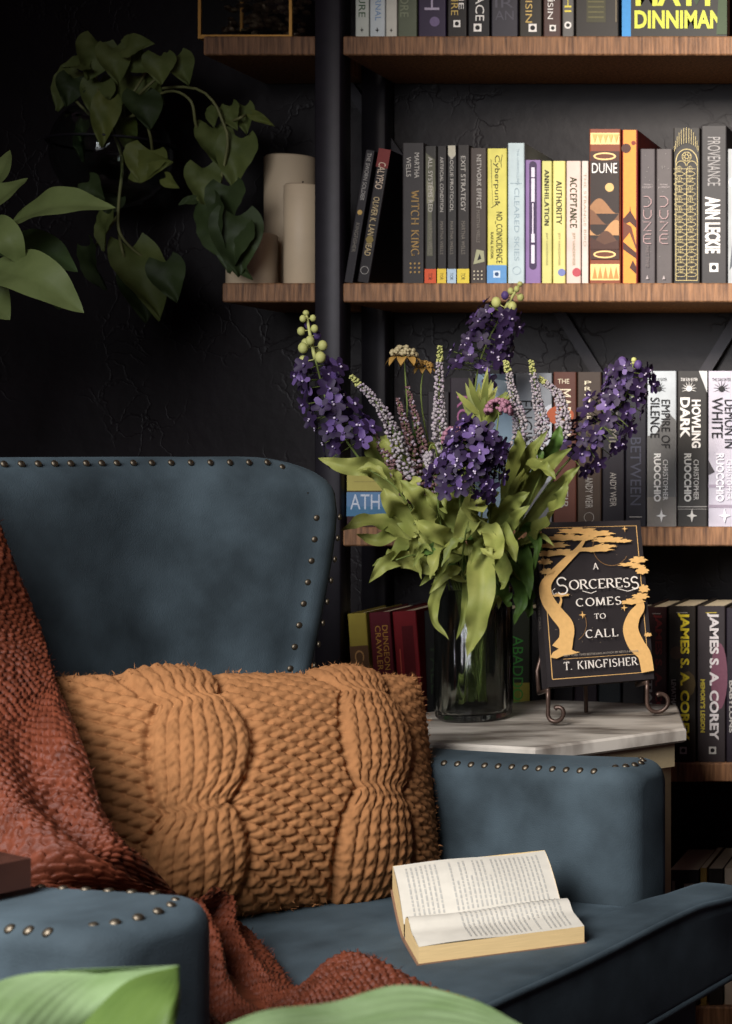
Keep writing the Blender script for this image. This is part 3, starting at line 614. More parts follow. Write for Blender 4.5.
for i in range(1, 9):
    a = PI / 2 * i / 8; loops.append(back_loop(.965 + (BK_TOP - .965) * math.sin(a), 1 - math.cos(a)))
m = MB(); m.loft(loops, velvet, True, False); BACK = m.build('backrest', CH)
NAIL = []
def nails(parent, pts):
    for p, n in pts:
        q = Vector(n).normalized().to_track_quat('Z', 'Y')
        if not NAIL:
            m = MB(); m.ball((0, 0, 0), .0043, brass, 2, (1, 1, .6)); o = m.build('nail_head', parent); NAIL.append(o)
        else:
            o = NAIL[0].copy(); COL.objects.link(o); o.parent = parent
        o.rotation_mode = 'QUATERNION'; o.rotation_quaternion = q; o.location = p
def along(pts, step):
    P = [Vector(p) for p in pts]; out = []; acc = 0
    for a, b in zip(P, P[1:]):
        l = (b - a).length
        while acc <= l: out.append(a.lerp(b, acc / l if l else 0)); acc += step
        acc -= l
    return out
nx = 40
inn, oute, topr = [], [], []
for z in np.linspace(.50, .955, 60):
    lp = back_loop(z, 0); inn.append(Vector(lp[nx - 1]) + Vector((.002, .003, 0))); oute.append(Vector(lp[nx + 3]) + Vector((.003, .001, 0)))
a = PI / 2 * .62; lt = back_loop(.965 + (BK_TOP - .965) * math.sin(a), 1 - math.cos(a))
topr = [Vector(p) + Vector((.002, 0, .001)) for p in lt[:nx]]
pts = [(p, (1, -.4, 0)) for p in along([p for p in inn if p.z > .72], .027)] + [(p, (.8, .6, 0)) for p in along([p for p in oute if p.z > .72], .027)] + [(p, (1, 0, .5)) for p in along([p for p in topr if p.y > -.25] + [inn[-1]], .0215)]
nails(BACK, pts)
# --- arms
def arm(sgn, name='armrest'):
    """outline in y-z swept along x with rounded front"""
    AT = .670 if sgn < 0 else .656
    yi, yo = .322, (.407 if sgn > 0 else .432)
    loops = []
    def prof(x, f, drop):
        mid = (yi + yo) / 2; hw = (yo - yi) / 2 * f; fl = .006 * sstep(.05, .25, x)
        hw += fl * f; top = AT - drop; r = min(.018, hw * .6); out = []
        for cy, a0 in ((mid + hw - r, 0), (mid - hw + r, 90)):
            for i in range(7):
                a = math.radians(a0 + 90 * i / 6); out.append((x, sgn * (cy + r * math.cos(a)), top - r + r * math.sin(a)))
        out = [(x, sgn * (mid + hw), .14), (x, sgn * (mid + hw), .4)] + out + [(x, sgn * (mid - hw), .4), (x, sgn * (mid - hw), .14)]
        return out
    ex = .022 if sgn < 0 else -.012
    for x in np.linspace(-.33, .225 + ex, 18): loops.append(prof(x, 1, .004 * math.sin((x + .3) * 6)))
    for i in range(1, 8):
        a = PI / 2 * i / 7; loops.append(prof(.225 + ex + .04 * math.sin(a), .42 + .58 * math.cos(a), .018 * (1 - math.cos(a))))
    m = MB(); m.loft(loops, velvet); o = m.build(name, CH)
    P = []
    mid = (yi + yo) / 2; hw0 = (yo - yi) / 2
    for k in (-1, 1):
        if sgn > 0 and k > 0: continue                # the outer row of the far arm is out of sight
        for x in np.arange(.0 if sgn < 0 else -.18, .215 + ex, .019 if k * sgn < 0 or sgn > 0 else .0225):
            hw = hw0 + .006 * sstep(.05, .25, x); a = math.radians(50 if k * sgn * sgn > 0 and sgn < 0 or sgn > 0 else 78); r = .018
            P.append((Vector((x, sgn * (mid + k * (hw - r + r * math.cos(a))), AT - .004 * math.sin((x + .3) * 6) - r + r * math.sin(a))), (0, sgn * k * math.cos(a), math.sin(a))))
    for i in range(6):
        t = math.radians(-60 + 120 * i / 5); P.append((Vector((.219 + ex + .026 * math.cos(t), sgn * (mid + (hw0 - .010) * math.sin(t)), AT - .0015)), (.6 * math.cos(t), sgn * .6 * math.sin(t), 1)))
    if sgn < 0:
        for i in range(4): P.append((Vector((.105 - .010 * math.sin(PI * i / 3), -(mid + hw0 - .012 - .009 * (3 - i)), AT - .0015)), (0, 0, 1)))
    nails(o, P)
    return o
arm(-1); arm(1)
# --- T-shaped seat cushion
SZ = .509
def seat_h(x, y, hw):
    e = min(1, abs(y) / hw); crown = .012 * (1 - e ** 4) * (1 - .9 * sstep(.30, .40, abs(y))) - .012 * math.exp(-((y + .05) ** 2 + (x - .05) ** 2) / .03)
    return SZ - .004 + crown + .0025 * math.sin(9 * x + 14 * y) * (1 - e)
loops = []
xs = list(np.linspace(-.30, .262, 22)) + [.268, .272, .276, .282, .29, .30, .31, .322, .333]
for x in xs:
    hw = .313 + (.145 * sstep(.264, .279, x))
    if x > .31: hw -= .01 * ((x - .31) / .023) ** 2
    lp = []
    for i in range(33):
        y = -hw + 2 * hw * i / 32; ed = min(1, (hw - abs(y)) / .016)
        lp.append((x, y, seat_h(x, y, hw) - .012 * (1 - math.sqrt(max(0, 1 - (1 - ed) ** 2)))))
    for i in range(33):
        y = hw - 2 * hw * i / 32; ed = min(1, (hw - abs(y)) / .016)
        lp.append((x, y, .407 + .012 * (1 - math.sqrt(max(0, 1 - (1 - ed) ** 2)))))
    loops.append(lp)
last = loops[-1]
for i in range(1, 6):
    a = PI / 2 * i / 5; loops.append([(.333 + .014 * math.sin(a), y * (1 - .01 * (1 - math.cos(a))), z + ((.408 + .012 if z < .45 else z - .014) - z) * (1 - math.cos(a))) for x, y, z in last])
m = MB(); m.loft(loops, velvet); SEAT = m.build('seat_cushion', CH)
pipe = velvet
for zo, nm in ((0, 'piping'), (1, 'piping')):
    pts = []
    for i in range(60):
        y = -.452 + .904 * i / 59; z = (seat_h(.333, y, .452) - .005) if zo == 0 else .412
        e = max(0, abs(y) - .432) / .02; pts.append((.345 - .02 * e * e, y, z))
    m = MB(); m.tube(pts, .0042, pipe, 8); m.build(nm, SEAT)

# ------------------------------------------------------------------ dark wooden tray on the near arm
tr = MB(); TS = .115
for lo, hi in (((0, 0, 0), (TS, TS, .006)), ((0, 0, .006), (TS, .008, .023)), ((0, TS - .008, .006), (TS, TS, .023)), ((0, .008, .006), (.008, TS - .008, .023)), ((TS - .008, .008, .006), (TS, TS - .008, .023))): tr.box(lo, hi, dark_wood)
o = tr.build('wooden_tray'); c = at(31, 905, 1.385); ta = math.atan2(-.5, .85)
o.rotation_euler = (0, 0, ta); o.location = Vector((c.x, c.y, .674)) - Matrix.Rotation(ta, 3, 'Z') @ Vector((TS, TS, 0))
tag(o, 'dark brown wooden tray corner resting on the near blue armrest', 'tray')

# ------------------------------------------------------------------ knitted cushion
def snoise(x, y, seed, f, n=6):
    r = np.random.default_rng(seed); o = 0
    for _ in range(n):
        a = r.uniform(0, 2 * PI); k = f * r.uniform(.5, 1.4); o = o + np.sin(k * (np.cos(a) * x + np.sin(a) * y) + r.uniform(0, 6.28))
    return o / math.sqrt(n)
def garter(x, y, r, a, tilt=.22):
    """purl bumps: staggered rows of short slanted loops of yarn"""
    h = np.zeros_like(x)
    for off in (0, 1):
        yy = y - tilt * .0; k = np.round((yy / r - off) / 2) * 2 + off
        xs = x - (a / 2) * (k % 2)
        c = np.round(xs / a); dx = xs - c * a; dy = yy - k * r + tilt * dx
        bend = .10 * r * np.cos(2 * PI * dx / a)
        q = (np.abs(dx) / (a * .50)) ** 2.2 + (np.abs(dy - bend) / (r * .72)) ** 2
        h = np.maximum(h, np.sqrt(np.clip(1 - q, 0, 1)))
    return h
wool = M('caramel_wool', (146, 100, 63), .92, .16, 60, sheen=.2, spec=.08, bump=.25, bscale=700)
wool_rust = M('rust_wool', (90, 43, 26), .55, .3, 60, spec=.2, bump=.3, bscale=420)
def fuzz(mb, P, Nn, mat, n, ln, wd, seed, rim):
    r = np.random.default_rng(seed); m_ = rim.reshape(-1); P = P.reshape(-1, 3)[m_]; Nn = Nn.reshape(-1, 3)[m_]; ix = r.integers(0, len(P), n)
    for i in ix:
        p = P[i]; d = Nn[i] * r.uniform(.25, .9) + r.normal(0, .7, 3); d /= np.linalg.norm(d); s = np.cross(d, r.normal(0, 1, 3)); s /= np.linalg.norm(s)
        l = ln * r.uniform(.4, 1.2); q = p + d * l * .55; e = q + (d + r.normal(0, .5, 3)) * l * .5
        mb.add([p - s * wd, p + s * wd, q, e], [(0, 1, 2), (2, 1, 3)] if False else [(0, 1, 2), (1, 3, 2)], mat)
def gridnormals(P):
    du = np.gradient(P, axis=1); dv = np.gradient(P, axis=0); n = np.cross(du, dv); return n / (np.linalg.norm(n, axis=2, keepdims=True) + 1e-12)
PW, PH = PILLOW['w'], PILLOW['h']
nS, nT = 400, 270
S, T = np.meshgrid(np.linspace(-1, 1, nS), np.linspace(-1, 1, nT))
def pil(S, T, sgn, thick):
    ex = 1 - .07 * (1 - T ** 2) * np.abs(S) ** 2; ey = 1 - .07 * (1 - S ** 2) * np.abs(T) ** 2
    k = 1 - .045 * (S ** 2 * T ** 2) ** 1.5; X = S * PW / 2 * ex * k; Z = T * PH / 2 * ey * k
    prof = np.clip((1 - np.abs(S) ** 2.4), 0, 1) ** .62 * np.clip((1 - np.abs(T) ** 2.4), 0, 1) ** .62
    Z = Z + .010 * np.sin(3 * S + 1) * (1 - T ** 2) + .012 * (S > .6) * (T > 0) * 0
    return np.stack([X, -sgn * thick * prof, Z], axis=2)
Pf = pil(S, T, 1, .100); Nf = gridnormals(Pf)
sm, tm = S * PW / 2, T * PH / 2
wxp = sm + .003 * snoise(sm, tm, 3, 40); wyp = tm + .003 * snoise(sm, tm, 4, 28)
H = .0062 * garter(wxp, wyp, .0075, .0260, .16)
for c0, ph in CABLES:
    Pp = .118; cyc = np.abs(np.sin(PI * (wyp - ph) / Pp)); hw = .047 * (.58 + .42 * cyc ** .7)
    q = (wxp - c0 - .004 * np.sin(tm * 30)) / hw; ins = np.clip((1.06 - np.abs(q)) / .1, 0, 1)
    cross = np.exp(-(cyc / .30) ** 2); col = (q + 1) * 3.5 + 1.6 * cross * np.sign(np.sin(2 * PI * (wyp - ph) / Pp)) * 0 + cross * 2.2 * (wyp - ph - Pp * np.round((wyp - ph) / Pp)) / .02
    rope = np.abs(np.sin(PI * col)) ** .6; fr = np.abs((col % 1) - .5)
    st = .5 + .5 * np.cos(2 * PI * (wyp / .0125 + .9 * fr))
    hc = .0048 + .0042 * rope * (.58 + .42 * st) + .009 * np.clip(1 - q ** 2, 0, 1) * (.35 + .65 * cyc)
    groove = -.005 * np.exp(-((np.abs(q) - 1.12) / .10) ** 2)
    H = H * (1 - ins) + hc * ins + groove
edge = np.clip((1 - np.maximum(np.abs(S), np.abs(T))) / .05, 0, 1)
if Nf[nT // 2, nS // 2, 1] > 0: Nf = -Nf
P2 = Pf + Nf * (H * edge)[..., None] + Nf * (.0004 * snoise(sm, tm, 9, 700, 8))[..., None]
mb = MB(); mb.grid(P2, wool)
Sb, Tb = np.meshgrid(np.linspace(-1, 1, 80), np.linspace(-1, 1, 60)); mb.grid(pil(Sb, Tb, -1, .05), wool)
fuzz(mb, P2, Nf, wool, 2600, .0055, .00004, 5, np.maximum(np.abs(S), np.abs(T)) > .90)
pm = Matrix.Translation(PILLOW['loc']) @ Matrix.Rotation(PILLOW['yaw'], 4, 'Z') @ Matrix.Rotation(PILLOW['lean'], 4, 'X') @ Matrix.Rotation(PILLOW['roll'], 4, 'Y') @ Matrix.Translation((0, 0, PH / 2 * .96))
o = mb.build('cushion', mtx=pm)
tag(o, 'caramel chunky cable-knit cushion leaning in the blue armchair', 'cushion')

# ------------------------------------------------------------------ rust knitted blanket
NR, NC = 860, 260
rows = [spline([at(*p) for p in r], 24) for r in BLANKET]
colm = [spline([rows[i][j] for i in range(len(rows))], NR) for j in range(24)]
B = np.array([[list(v) for v in c] for c in colm]).transpose(1, 0, 2)      # NR x 24 x 3
cc = np.linspace(0, 23, NC); i0 = np.clip(cc.astype(int), 0, 22); fr = (cc - i0)[None, :, None]
B = B[:, i0] * (1 - fr) + B[:, i0 + 1] * fr
Lr = np.concatenate([[0], np.cumsum(np.linalg.norm(np.diff(B[:, NC // 2], axis=0), axis=1))])
Lc = np.concatenate([np.zeros((NR, 1)), np.cumsum(np.linalg.norm(np.diff(B, axis=1), axis=2), axis=1)], axis=1)
u = -(Lc - Lc[:, -1:]); v = np.repeat(Lr[:, None], NC, axis=1)
Nb = gridnormals(B)
if (Nb[NR // 2, NC // 2] @ np.array([.5, -.8, .3])) < 0: Nb = -Nb
fold = .012 * snoise(u, v, 21, 22) * np.clip(u / .06, 0, 1) * np.clip((Lr[:, None] - .35) / .2, 0, 1)
fold = fold + .016 * np.sin(2 * PI * u / .085 + 4 * v + .6) * np.clip(u / .05, 0, 1) * np.clip((v - .25) / .2, 0, 1) * np.clip((.95 - v) / .2, 0, 1)
hb = .0046 * garter(u + .0025 * snoise(u, v, 5, 70), v + .003 * snoise(u, v, 6, 60), .0056, .0105, .15) + fold + .0009 * snoise(u, v, 8, 700, 8)
roll = np.clip(1 - u / .02, 0, 1) ** 2
B2 = B + Nb * hb[..., None] - Nb * (.014 * roll)[..., None]
mb = MB(); mb.grid(B2, wool_rust)
back = B - Nb * .012
mb.grid(back[::6, ::6], wool_rust)
fuzz(mb, B2, Nb, wool_rust, 900, .005, .00004, 6, u < .012)
org = centred(mb, B2.reshape(-1, 3).min(axis=0)); o = mb.build('knitted_blanket', loc=org)
tag(o, 'rust brown chunky knitted blanket draped over the armchair back and seat', 'blanket')

# ------------------------------------------------------------------ open book on the seat
ob = empty('open_book', (-.596, 1.846, SZ + .004), 'small open paperback lying face up on the blue seat', 'book')
ob.rotation_euler = (0, 0, math.atan2(.466, .885))
cov = stock((120, 92, 74)); page = M('open_page', (206, 198, 182), .8, .05, 60); edge_p = M('page_edges', (206, 176, 124), .8, .15, 30, stretch=(1, 1, 90)); prnt = ink((176, 172, 162)); 
HL = .0805
def leaf_prof(side, n=14):
    """(y, z) of the upper page from the gutter outwards; side +1 far, -1 near"""
    out = []
    for i in range(n + 1):
        t = i / n
        if side > 0: y = .004 + .088 * t; z = .016 + .020 * math.sin(t * PI * .55) + .022 * t
        else: y = -.004 - .098 * t; z = .019 + .010 * math.sin(min(1, t * 2.2) * PI) * .8 + .003 * (1 - t)
        out.append((y, z))
    return out
for side in (1, -1):
    p = leaf_prof(side); m = MB(); n = len(p)
    bz = [(y, (.0025 if side < 0 else .0025 + .030 * max(0, i / (n - 1)) ** 1.5)) for i, (y, z) in enumerate(p)]
    for sx in (-1, 1):
        a = [(sx * HL, y, z) for y, z in p]; b = [(sx * HL, y, z) for y, z in bz]
        for i in range(n - 1): m.add([a[i], a[i + 1], b[i + 1], b[i]], [(0, 1, 2, 3)], edge_p)
    m.grid([[(x, y, z + .0012 * math.sin(x * 40 + y * 30)) for y, z in p] for x in np.linspace(-HL, HL, 20)], page)
    m.grid([[(x, y, z) for y, z in bz] for x in (-HL, HL)], page)
    m.add([(-HL, *p[-1]), (HL, *p[-1]), (HL, *bz[-1]), (-HL, *bz[-1])], [(0, 1, 2, 3)], edge_p)
    # printed lines run from gutter to edge, stacked along the spine
    rr = random.Random(3 + side)
    for k in range(29):
        x = -HL + .012 + .0049 * k
        if side < 0 and k < 8: continue
        if side > 0 and k in (7, 8): continue
        t = .10; end = .9 if rr.random() > .15 else rr.uniform(.5, .85)
        while t < end:
            l = rr.uniform(.03, .09); t2 = min(end, t + l)
            q = []
            for tt in (t, t2):
                fi = tt * (n - 1); i = min(int(fi), n - 2); g = fi - i
                q.append((p[i][0] * (1 - g) + p[i + 1][0] * g, p[i][1] * (1 - g) + p[i + 1][1] * g))
            wv = lambda xx, yy: .0012 * math.sin(xx * 40 + yy * 30) + .0005
            m.add([(x + d, yy, zz + wv(x + d, yy)) for d, (yy, zz) in ((-.0009, q[0]), (.0009, q[0]), (.0009, q[1]), (-.0009, q[1]))], [(0, 1, 2, 3)], prnt)
            t = t2 + .018
    m.build('page_block', ob)
m = MB(); m.box((-HL - .002, -.104, 0), (HL + .002, -.003, .0022), cov); m.box((-HL - .002, -.0035, 0), (HL + .002, .0035, .0025), cov)
m.grid([[(x, .0035 + .088 * t, .0004 + .030 * t ** 1.5) for t in np.linspace(0, 1, 8)] for x in (-HL - .002, HL + .002)], cov)
m.grid([[(x, .0035 + .088 * t, .0022 + .030 * t ** 1.5) for t in np.linspace(0, 1, 8)] for x in (-HL - .002, HL + .002)], cov)
m.build('cover', ob)
# ------------------------------------------------------------------ side table
TZ = .649
marble = M('white_marble', (190, 182, 170), .35, .0, 7, spec=.4, rgb2=(100, 91, 82), stretch=(1, 3, 1)); 
cr = [n for n in marble.node_tree.nodes if n.type == 'VALTORGB'][0].color_ramp; cr.elements[0].position = .38; cr.elements[1].position = .62
champ = M('champagne_metal', (150, 134, 104), .45, .1, 60, metal=.3)
tb = empty('side_table', (-.698, 2.3925, 0), 'six-sided side table with a grey-veined marble top behind the armchair', 'table')
def hexa(r, z, rot=-75): return [(r * math.cos(math.radians(rot + 60 * i)), r * math.sin(math.radians(rot + 60 * i)), z) for i in range(6)]
m = MB(); m.loft([hexa(.216, TZ - .019), hexa(.22, TZ - .016), hexa(.22, TZ - .003), hexa(.217, TZ)], marble, False); m.build('marble_top', tb)
m = MB(); outer = [hexa(.203, TZ - .052), hexa(.203, TZ - .0195)]; m.loft(outer, champ, False); m.build('apron', tb)
for x, y, _ in hexa(.185, 0):
    m = MB(); d = Vector((x, y, 0)).normalized(); t = Vector((-d.y, d.x, 0)) * .013; c = Vector((x, y, 0)); e = d * .006
    m.loft([[c + t + e + Vector((0, 0, z)), c - t + e + Vector((0, 0, z)), c - t - e + Vector((0, 0, z)), c + t - e + Vector((0, 0, z))] for z in (0.0, TZ - .0525)], champ, False); m.build('leg', tb)

# ------------------------------------------------------------------ easel and displayed book
bl_ = Vector((-.677, 2.36, .700)); rgt = Vector((.121, .085, 0)).normalized(); hb_ = Vector((-rgt.y, rgt.x, 0)); LEAN = math.radians(13)
upv = (Vector((0, 0, 1)) * math.cos(LEAN) + hb_ * math.sin(LEAN)).normalized(); nrm = rgt.cross(upv).normalized()
BW, BH, BD = .151, .226, .024
bk = empty('display_book', bl_ + rgt * BW / 2, 'black hardcover with gold twisted trees standing on a small iron easel', 'book')
m = MB(); blk = stock((40, 36, 37)); C = []
def obox(mb, u0, u1, v0, v1, d0, d1, mat):
    Bx = Matrix(((rgt.x, nrm.x, upv.x, bl_.x), (rgt.y, nrm.y, upv.y, bl_.y), (rgt.z, nrm.z, upv.z, bl_.z), (0, 0, 0, 1)))
    mb.box((u0, -d1, v0), (u1, -d0, v1), mat, Bx)
obox(m, 0, BW, 0, BH, -.0026, 0, blk) if False else None
obox(m, 0, BW, 0, BH, 0, .0026, blk); obox(m, 0, BW, 0, BH, BD - .0026, BD, blk); obox(m, 0, .0026, 0, BH, .0026, BD - .0026, blk)
g = ink((206, 164, 104), .45); g2 = ink((150, 112, 66), .45); ivory = ink((214, 206, 196))
f = Face(m, bl_, rgt, upv, nrm, BW, BH, .00008)
w_ = .0011
f.line([(.045, .045), (.045, .965), (.955, .965), (.955, .045), (.045, .045)], w_, g)
rr = random.Random(4)
for _ in range(40): f.disc(rr.uniform(.1, .92), rr.uniform(.1, .93), rr.choice((.003, .004)), ink((130, 116, 100)), 5)
f.ring(.68, .83, .17, .0005, g2, 120, 330); f.ring(.22, .37, .17, .0005, g2, -60, 40)
def spark(a, b, s):
    q = BW / BH; f.poly([(a, b + s * q), (a + s * .2, b + s * .2 * q), (a + s, b), (a + s * .2, b - s * .2 * q), (a, b - s * q), (a - s * .2, b - s * .2 * q), (a - s, b), (a - s * .2, b + s * .2 * q)], g)
for s in ((.83, .945, .03), (.36, .42, .035), (.76, .45, .035)): spark(*s)
def trunk(P, W):
    Q = spline([(a * BW, b * BH, 0) for a, b in P], 40); vs, fs = stroke2([(q.x, q.y) for q in Q], lambda an, t: float(np.interp(t, np.linspace(0, 1, len(W)), W)) * BW)
    f.put([(x / BW, y / BH) for x, y in vs], fs, g)
def cloud(a, b, wd_, hh, seed):
    r = random.Random(seed); n = 46; pts = []
    for i in range(n):
        t = 2 * PI * i / n; k = 1 + .16 * math.sin(7 * t + seed) + .09 * math.sin(15 * t + seed * 2); s = 1 if math.sin(t) > 0 else .55
        pts.append((a + wd_ / 2 * k * math.cos(t), b + hh / 2 * k * math.sin(t) * s))
    f.put(pts + [(a, b)], [(i, (i + 1) % n, n) for i in range(n)], g)
trunk([(.36, .82), (.22, .74), (.09, .66), (.035, .60), (.05, .52), (.12, .44), (.20, .36), (.19, .28), (.14, .215)], [.05, .07, .08, .11, .12, .13, .14, .13, .19])
f.poly([(.03, .175), (.06, .205), (.12, .225), (.20, .225), (.27, .20), (.31, .195), (.24, .185), (.15, .18), (.09, .165)], g)
trunk([(.36, .82), (.42, .87), (.45, .91)], [.05, .03, .02]); trunk([(.36, .82), (.50, .83), (.62, .86)], [.04, .02, .01]); trunk([(.3, .79), (.2, .80), (.1, .79)], [.03, .02, .01]); trunk([(.12, .45), (.17, .51), (.16, .55)], [.04, .02, .01])
for a, b, w1, h1 in ((.38, .935, .36, .05), (.56, .915, .30, .05), (.24, .895, .30, .055), (.42, .89, .24, .05), (.66, .875, .28, .05), (.14, .85, .26, .05), (.80, .865, .16, .03), (.08, .80, .18, .05), (.54, .815, .30, .04), (.22, .81, .2, .04), (.62, .835, .22, .03), (.05, .75, .12, .05), (.06, .69, .12, .05), (.17, .545, .15, .03)): cloud(a, b, w1 * 1.0, h1 * .92, int(a * 100 + b * 37))
trunk([(.90, .52), (.91, .45), (.84, .39), (.80, .31), (.84, .22), (.91, .15), (.93, .045)], [.04, .09, .12, .15, .16, .13, .12])
for a, b, w1, h1 in ((.84, .715, .2, .03), (.93, .74, .16, .05), (.96, .67, .12, .06), (.92, .70, .14, .03), (.84, .48, .22, .045), (.92, .51, .16, .05), (.96, .555, .1, .06), (.96, .27, .07, .03)): cloud(a, b, w1, h1, int(a * 90 + b * 41))
f.text('A', .515, .715, .055, .042, ivory, False, 'serif')
f.text('ORCERES', .54, .605, .58, .062, ivory, False, 'serif', .05)
for x, s in ((.185, 1), (.875, .72)):
    f.line([(x + a * .1 * s, .60 + b * .085 * s) for a, b in arc(0, .32, .42, .30, 20, 270, 14)[:-1] + arc(0, -.26, .46, .32, 90, -150, 14)], .0019, ivory)
f.line([(.12, .588), (.09, .575), (.10, .55), (.13, .56)], .0009, ivory); f.line([(.37, .565), (.45, .548), (.5, .56)], .0009, ivory); f.line([(.70, .57), (.80, .55), (.9, .565)], .0009, ivory)
f.text('COMES', .515, .495, .43, .052, ivory, False, 'serif', .16); f.text('TO', .515, .405, .11, .034, ivory, False, 'serif', .12); f.text('CALL', .52, .30, .31, .052, ivory, False, 'serif', .16)
f.text('NEW YORK TIMES BESTSELLING AUTHOR OF NETTLE & BONE', .50, .178, .70, .012, ink((150, 140, 126)), False); f.line([(.14, .158), (.84, .158)], .0005, g)
f.text('T. KINGFISHER', .49, .115, .70, .052, ivory, False, 'serif', .12)
# spine lettering on the left edge
fs_ = Face(m, bl_ - nrm * BD, nrm, upv, -rgt, BD, BH); fs_.text('A SORCERESS COMES TO CALL', .5, .6, .5, .35, ink((120, 112, 104)))
inv = Matrix.Translation(bk.location).inverted(); m.v = [tuple(inv @ Vector(v)) for v in m.v]; m.build('cover', bk)
p = MB(); obox(p, .0027, BW - .003, .003, BH - .003, .0027, BD - .0027, PAPER); p.v = [tuple(inv @ Vector(v)) for v in p.v]; p.build('page_block', bk)
# easel
wrought = M('wrought_iron', (74, 58, 50), .4, .3, 50, metal=.6)
ez = empty('easel', (-.625, 2.42, TZ), 'small bronze wrought iron easel with curled scroll feet on the marble', 'easel')
def ezp(mb, name):
    inv = Matrix.Translation(ez.location).inverted(); mb.v = [tuple(inv @ Vector(v)) for v in mb.v]; return mb.build(name, ez)
for u, (px, py) in ((-.003, (551, 728)), (BW - .014, (654, 719))):
    b0 = bl_ + rgt * u - upv * .0045                            # under the front edge of the book
    top = bl_ + rgt * (BW / 2 + (u - BW / 2) * .25) - nrm * (BD + .006) + upv * .19
    sc_ = -1 if u > .1 else 1; ub = max(u, .004)
    back = b0 - nrm * (BD + .006)
    m = MB(); m.tube([top, back + upv * .03, back], .0028, wrought, 8); m.tube([back, b0, b0 + nrm * .010], .0028, wrought, 8); ezp(m, 'upright')
    # scroll: down from the rest, then curling forward and up
    base = b0 + nrm * .008; pts = [base, base - Vector((0, 0, .012)) - nrm * .0]; R0 = .0125 if sc_ > 0 else .0165
    fwd = (rgt * .75 + nrm * .65).normalized() if sc_ > 0 else (rgt * .9 + nrm * .3).normalized()
    cen = Vector((base.x, base.y, TZ + .0032 + R0)) + fwd * R0
    for i in range(30):
        a = PI + (1.62 * PI) * i / 29; r = R0 * (1 - .42 * (i / 29)); pts.append(cen + fwd * (r * math.cos(a)) + Vector((0, 0, r * math.sin(a))))
    m = MB(); m.tube(pts, [.0030] * (len(pts) - 6) + [.0030, .0030, .0033, .0036, .0038, .0036], wrought, 8); ezp(m, 'scroll_foot')
m = MB(); tp = bl_ + rgt * (BW / 2) - nrm * (BD + .006) + upv * .185; m.tube([tp, at(588, 716, 2.50) if False else Vector((tp.x - rgt.y * 0, tp.y, TZ)) + hb_ * -.01 + Vector((0, 0, .003))], .003, wrought, 8); ezp(m, 'back_leg')
m = MB(); a = bl_ - nrm * (BD + .006) + upv * .02; m.tube([a + rgt * .012, a + rgt * (BW - .006)], .0025, wrought, 8); ezp(m, 'crossbar')

# ------------------------------------------------------------------ vase
VX, VY = -.797, 2.42; VR = .051; VH = .180
glass = bpy.data.materials.new('smoked_glass'); glass.use_nodes = True
b = glass.node_tree.nodes['Principled BSDF']; b.inputs['Transmission Weight'].default_value = 1; b.inputs['Roughness'].default_value = .10; b.inputs['IOR'].default_value = 1.3
nt = glass.node_tree; tcn = nt.nodes.new('ShaderNodeTexCoord'); nzn = nt.nodes.new('ShaderNodeTexNoise'); nzn.inputs['Scale'].default_value = 30; rmp = nt.nodes.new('ShaderNodeValToRGB')
rmp.color_ramp.elements[0].color = (.62, .66, .62, 1); rmp.color_ramp.elements[1].color = (.74, .76, .72, 1)
nt.links.new(tcn.outputs['Object'], nzn.inputs['Vector']); nt.links.new(nzn.outputs['Fac'], rmp.inputs['Fac']); nt.links.new(rmp.outputs['Color'], b.inputs['Base Color'])
m = MB(); n = 96; prof = [(.0, .0), (.044, .0), (.0505, .006), (.051, .02), (.051, VH), (.0495, VH + .001), (.0482, VH), (.0482, .016), (.044, .010), (.0, .010)]
loops = []
for r, z in prof:
    loops.append([((r + (.0016 if .02 <= z < VH and r > .05 else 0) * math.cos(24 * 2 * PI * j / n)) * math.cos(2 * PI * j / n), (r + (.0016 if .02 <= z < VH and r > .05 else 0) * math.cos(24 * 2 * PI * j / n)) * math.sin(2 * PI * j / n), z) for j in range(n)])
m.loft(loops, glass, True, False); o = m.build('glass_vase', loc=(VX, VY, TZ))
tag(o, 'ribbed smoky glass vase of flowers on the marble side table', 'vase')
# ------------------------------------------------------------------ leaves and flowers
def leafm(name, rgb, var=.25, rgb2=None, tl=.25):
    m = M(name, rgb, .55, var, 30, spec=.25, rgb2=rgb2, bump=.15, bscale=120)
    b = m.node_tree.nodes['Principled BSDF']; b.inputs['Subsurface Weight'].default_value = 0.0
    nt = m.node_tree; out = nt.nodes['Material Output']; tr = nt.nodes.new('ShaderNodeBsdfTranslucent'); mx = nt.nodes.new('ShaderNodeMixShader'); mx.inputs[0].default_value = tl
    src = b.inputs['Base Color'].links[0].from_socket; nt.links.new(src, tr.inputs['Color'])
    nt.links.new(b.outputs[0], mx.inputs[1]); nt.links.new(tr.outputs[0], mx.inputs[2]); nt.links.new(mx.outputs[0], out.inputs['Surface'])
    return m
def leaf(mb, path, width, hint, mat, nl=16, nc=7, fold=.25, wave=.0, shape=.8, base=.06, wf=3.0, seed=0, curl=0.0):
    P = spline(path, nl); G = []
    for i, p in enumerate(P):
        t = i / (nl - 1); d = (P[min(i + 1, nl - 1)] - P[max(i - 1, 0)]).normalized()
        s = d.cross(Vector(hint)); s = s.normalized() if s.length > 1e-6 else Vector((1, 0, 0)); n = s.cross(d).normalized()
        wv = width / 2 * max(base * (1 - t), math.sin(PI * min(1, t ** shape)) ** .85)
        row = []
        for j in range(nc):
            c = -1 + 2 * j / (nc - 1)
            z = fold * wv * abs(c) + wave * wv * math.sin(2 * PI * wf * t + seed + (0 if c > 0 else 1.3)) * c * c - curl * wv * c * c
            row.append(p + s * (wv * c) + n * z)
        G.append(row)
    mb.grid([[list(q) for q in r] for r in G], mat)
